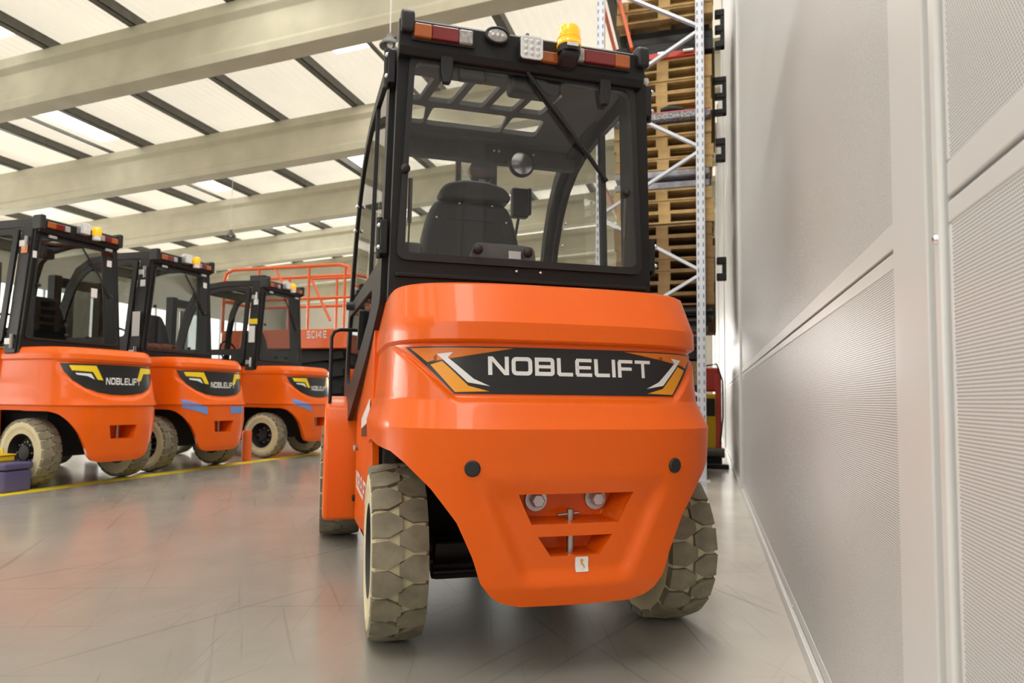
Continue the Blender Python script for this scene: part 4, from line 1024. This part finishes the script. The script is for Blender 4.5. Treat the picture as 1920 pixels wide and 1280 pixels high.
for x in (-.4, .0, .4): MB().bb(x-.04, x+.04, -.3, .25, .01, .06).build('cross_tube', 'red_paint', rf, bevel=.008)
for x in (-.05, .25): MB().tube([(x, -.40, .05), (x+.12, -.40, .05)], .022, 8).build('chrome_pin', 'chrome', rf, 50)
for i, (z, a, b, l) in enumerate(((5.215, -1.05, .12, 'lowest of the black fork bars above the red frame'), (5.31, -1.08, .18, 'second of the black fork bars above the red frame'), (5.42, -.95, .14, 'third of the black fork bars above the red frame'), (5.53, -1.05, .06, 'topmost of the black fork bars above the red frame'))):
    thing('fork_bar', 'black_metal', MB().bb(a, min(b, .10), 8.2+.05*i, 8.85, z-.03, z+.055), l, 'fork bar', group='black fork bars in the rack')
thing('orange_strut', 'orange_lift', MB().bar((-1.06, 8.085, 6.1), (-.86, 8.085, 5.24), .04, .10, (0, 1, 0)), 'slanting orange strut standing at the top of the rack', 'strut')
for i, (z, zz, m, l) in enumerate(((3.475, 3.558, 'grey_bag', 'pale grey flat sack lying on the wooden pallets'), (3.62, 3.70, 'grey_bag', 'upper pale grey sack under the pale pallet stack'))):
    thing('sack' if m == 'grey_bag' else 'tray', m, MB().bb(-1.08, .05, 8.13, 8.9, z, zz), l, 'sack' if m == 'grey_bag' else 'tray', bevel=.02)
thing('flat_tray', 'black_plastic', MB().bb(-1.08, .05, 8.14, 8.9, 3.035-.0, 3.043), 'thin dark tray lying on the dark old pallet stack', 'tray', bevel=.001)
# fork carriages sticking out behind the rack
def prongs(z, x1, lab, n=3, dy=8.45, sp=.20, hooked=()):
    t = empty('fork_carriage', (.02, dy, z), 0, label=lab, category='carriage', group='black fork carriages sticking out of the rack')
    for k in range(n): MB().bb(-.06 if k in hooked else .105, x1, -.05, .05, k*sp, k*sp+(.07 if hooked else .085)).build('prong', 'black_metal', t, bevel=.012)
    MB().bb(x1-.05, x1, -.04, .04, 0, sp*(n-1)+.07).build('end_bar', 'black_metal', t, bevel=.008)
prongs(4.5615, .245, 'black fork carriage sticking out beside the upper pale pallet stack', 3, 8.725, .21075, (0, 2))
prongs(3.86, .22, 'black fork carriage sticking out beside the stack below the speckled board', 2)
prongs(2.38, .22, 'black fork carriage sticking out low beside the dark old pallets', 2)
prongs(5.30, .22, 'black fork carriage sticking out at the top beside the fork bars', 3)
for i, (z, h, a, b, l) in enumerate(((1.80, .10, -1.05, .02, 'lower dark machine arm on the bottom shelf of the rack'), (1.92, .09, -.95, .08, 'upper dark machine arm on the bottom shelf of the rack'), (1.40, .28, -1.1, -.07, 'dark crate standing low in the rack'), (.75, .35, -1.1, -.07, 'dark crate near the floor of the rack'))):
    mbb = MB().bb(a, b, 8.15, 8.85, z, z+h); mbb.tube([(a, 8.13, z+h*.5), (b, 8.13, z+h*.55)], .03, 8)
    thing('machine_arm' if i < 2 else 'crate', 'black_metal', mbb, l, 'arm' if i < 2 else 'crate', bevel=.01)
stack(1.10, 2, 'wood_old', 'dark pallet under the dark crate in the rack', x=-.64)
stack(.02, 5, 'wood_old', 'dark pallet in the stack on the floor under the rack', x=-.66)

for i, (z, h, xr, l) in enumerate(((.02, 1.55, -.12, 'lowest brown carton standing deep in the rack behind the pallets'), (1.80, 1.25, .12, 'second brown carton deep in the rack behind the pallets'), (3.62, .60, .06, 'third brown carton deep in the rack behind the pallets'), (4.32, 1.3, .13, 'topmost brown carton deep in the rack behind the pallets'))):
    thing('carton', 'cardboard', MB().bb(-1.1, xr, 9.0, 9.4, z, z+h), l, 'carton', bevel=.01, group='brown cartons deep in the rack')
# hand stacker at the foot of the rack and a tube on the floor
ST = empty('hand_stacker', (-.02, 10.15, 0), 0, label='yellow and red pallet stacker standing at the foot of the rack', category='stacker')
MB().bb(-.18, .19, -.10, .30, .22, 1.02).build('body', 'yellow_case', ST, bevel=.03)
MB().bb(-.02, .13, -.125, -.10, .70, .95).build('display', 'black_plastic', ST, bevel=.008)
MB().bb(-.18, .21, -.08, .28, 1.05, 1.40).build('head', 'red_paint', ST, bevel=.05)
MB().bb(.14, .22, -.11, -.02, .20, 1.30).build('red_post', 'red_paint', ST, bevel=.01)
MB().tube([(.2, -.12, .3), (.24, -.14, .7), (.24, -.12, 1.2), (.16, -.1, 1.45), (0, -.1, 1.42)], .012, 8).build('hose', 'black_plastic', ST, 60)
MB().bb(-.16, .18, -.05, .3, .0, .22).build('base', 'black_metal', ST, bevel=.02)
TB = empty('grey_tube', (0, 9.85, .19), 0, label='dark grey tube lying on blocks on the floor beside the wall', category='tube')
MB().tube([(-.6, 0, 0), (.235, 0, 0)], .068, 18).build('tube_body', 'purlin_steel', TB, 40); MB().bb(-.5, .2, -.06, .06, -.19, -.065).build('block', 'black_metal', TB)
thing('floor_bar', 'black_metal', MB().bb(-.6, .28, 9.45, 9.62, .0, .06), 'flat dark bar lying on the floor before the grey tube', 'bar')

# toolbox and bollard by the parked forklifts
TX = empty('toolbox', (-6.31, 4.66, 0), math.radians(4), label='dark purple plastic toolbox on the floor by the yellow line', category='toolbox')
MB().bb(-.30, .22, -.14, .14, 0, .20).build('body', 'toolbox_purple', TX, bevel=.02)
MB().bb(-.31, .23, -.15, .15, .205, .27).build('lid', 'toolbox_purple', TX, bevel=.02)
MB().bb(-.08, .02, -.165, -.15, .14, .24).build('latch', 'toolbox_purple', TX, bevel=.005)
yc = empty('yellow_tray', (-6.40, 4.68, .272), 0, label='yellow handled tray lying on top of the purple toolbox', category='tray')
MB().bb(-.16, .12, -.10, .10, 0, .05).build('body', 'yellow_case', yc, bevel=.01)
MB().tube([(-.14, 0, .05), (-.13, 0, .11), (.09, 0, .11), (.10, 0, .05)], .012, 8).build('handle', 'yellow_case', yc, 60); MB().bb(-.17, .13, -.11, .11, .05, .065).build('rim', 'yellow_case', yc, bevel=.01)
thing('bollard', 'orange_lift', MB().lathe([(.065, 0), (.065, .40), (.055, .425), (.0001, .43)], 18, Matrix.Translation((-6.22, 8.02, 0))), 'short orange floor post right of the middle parked forklift', 'bollard', bevel=.004)
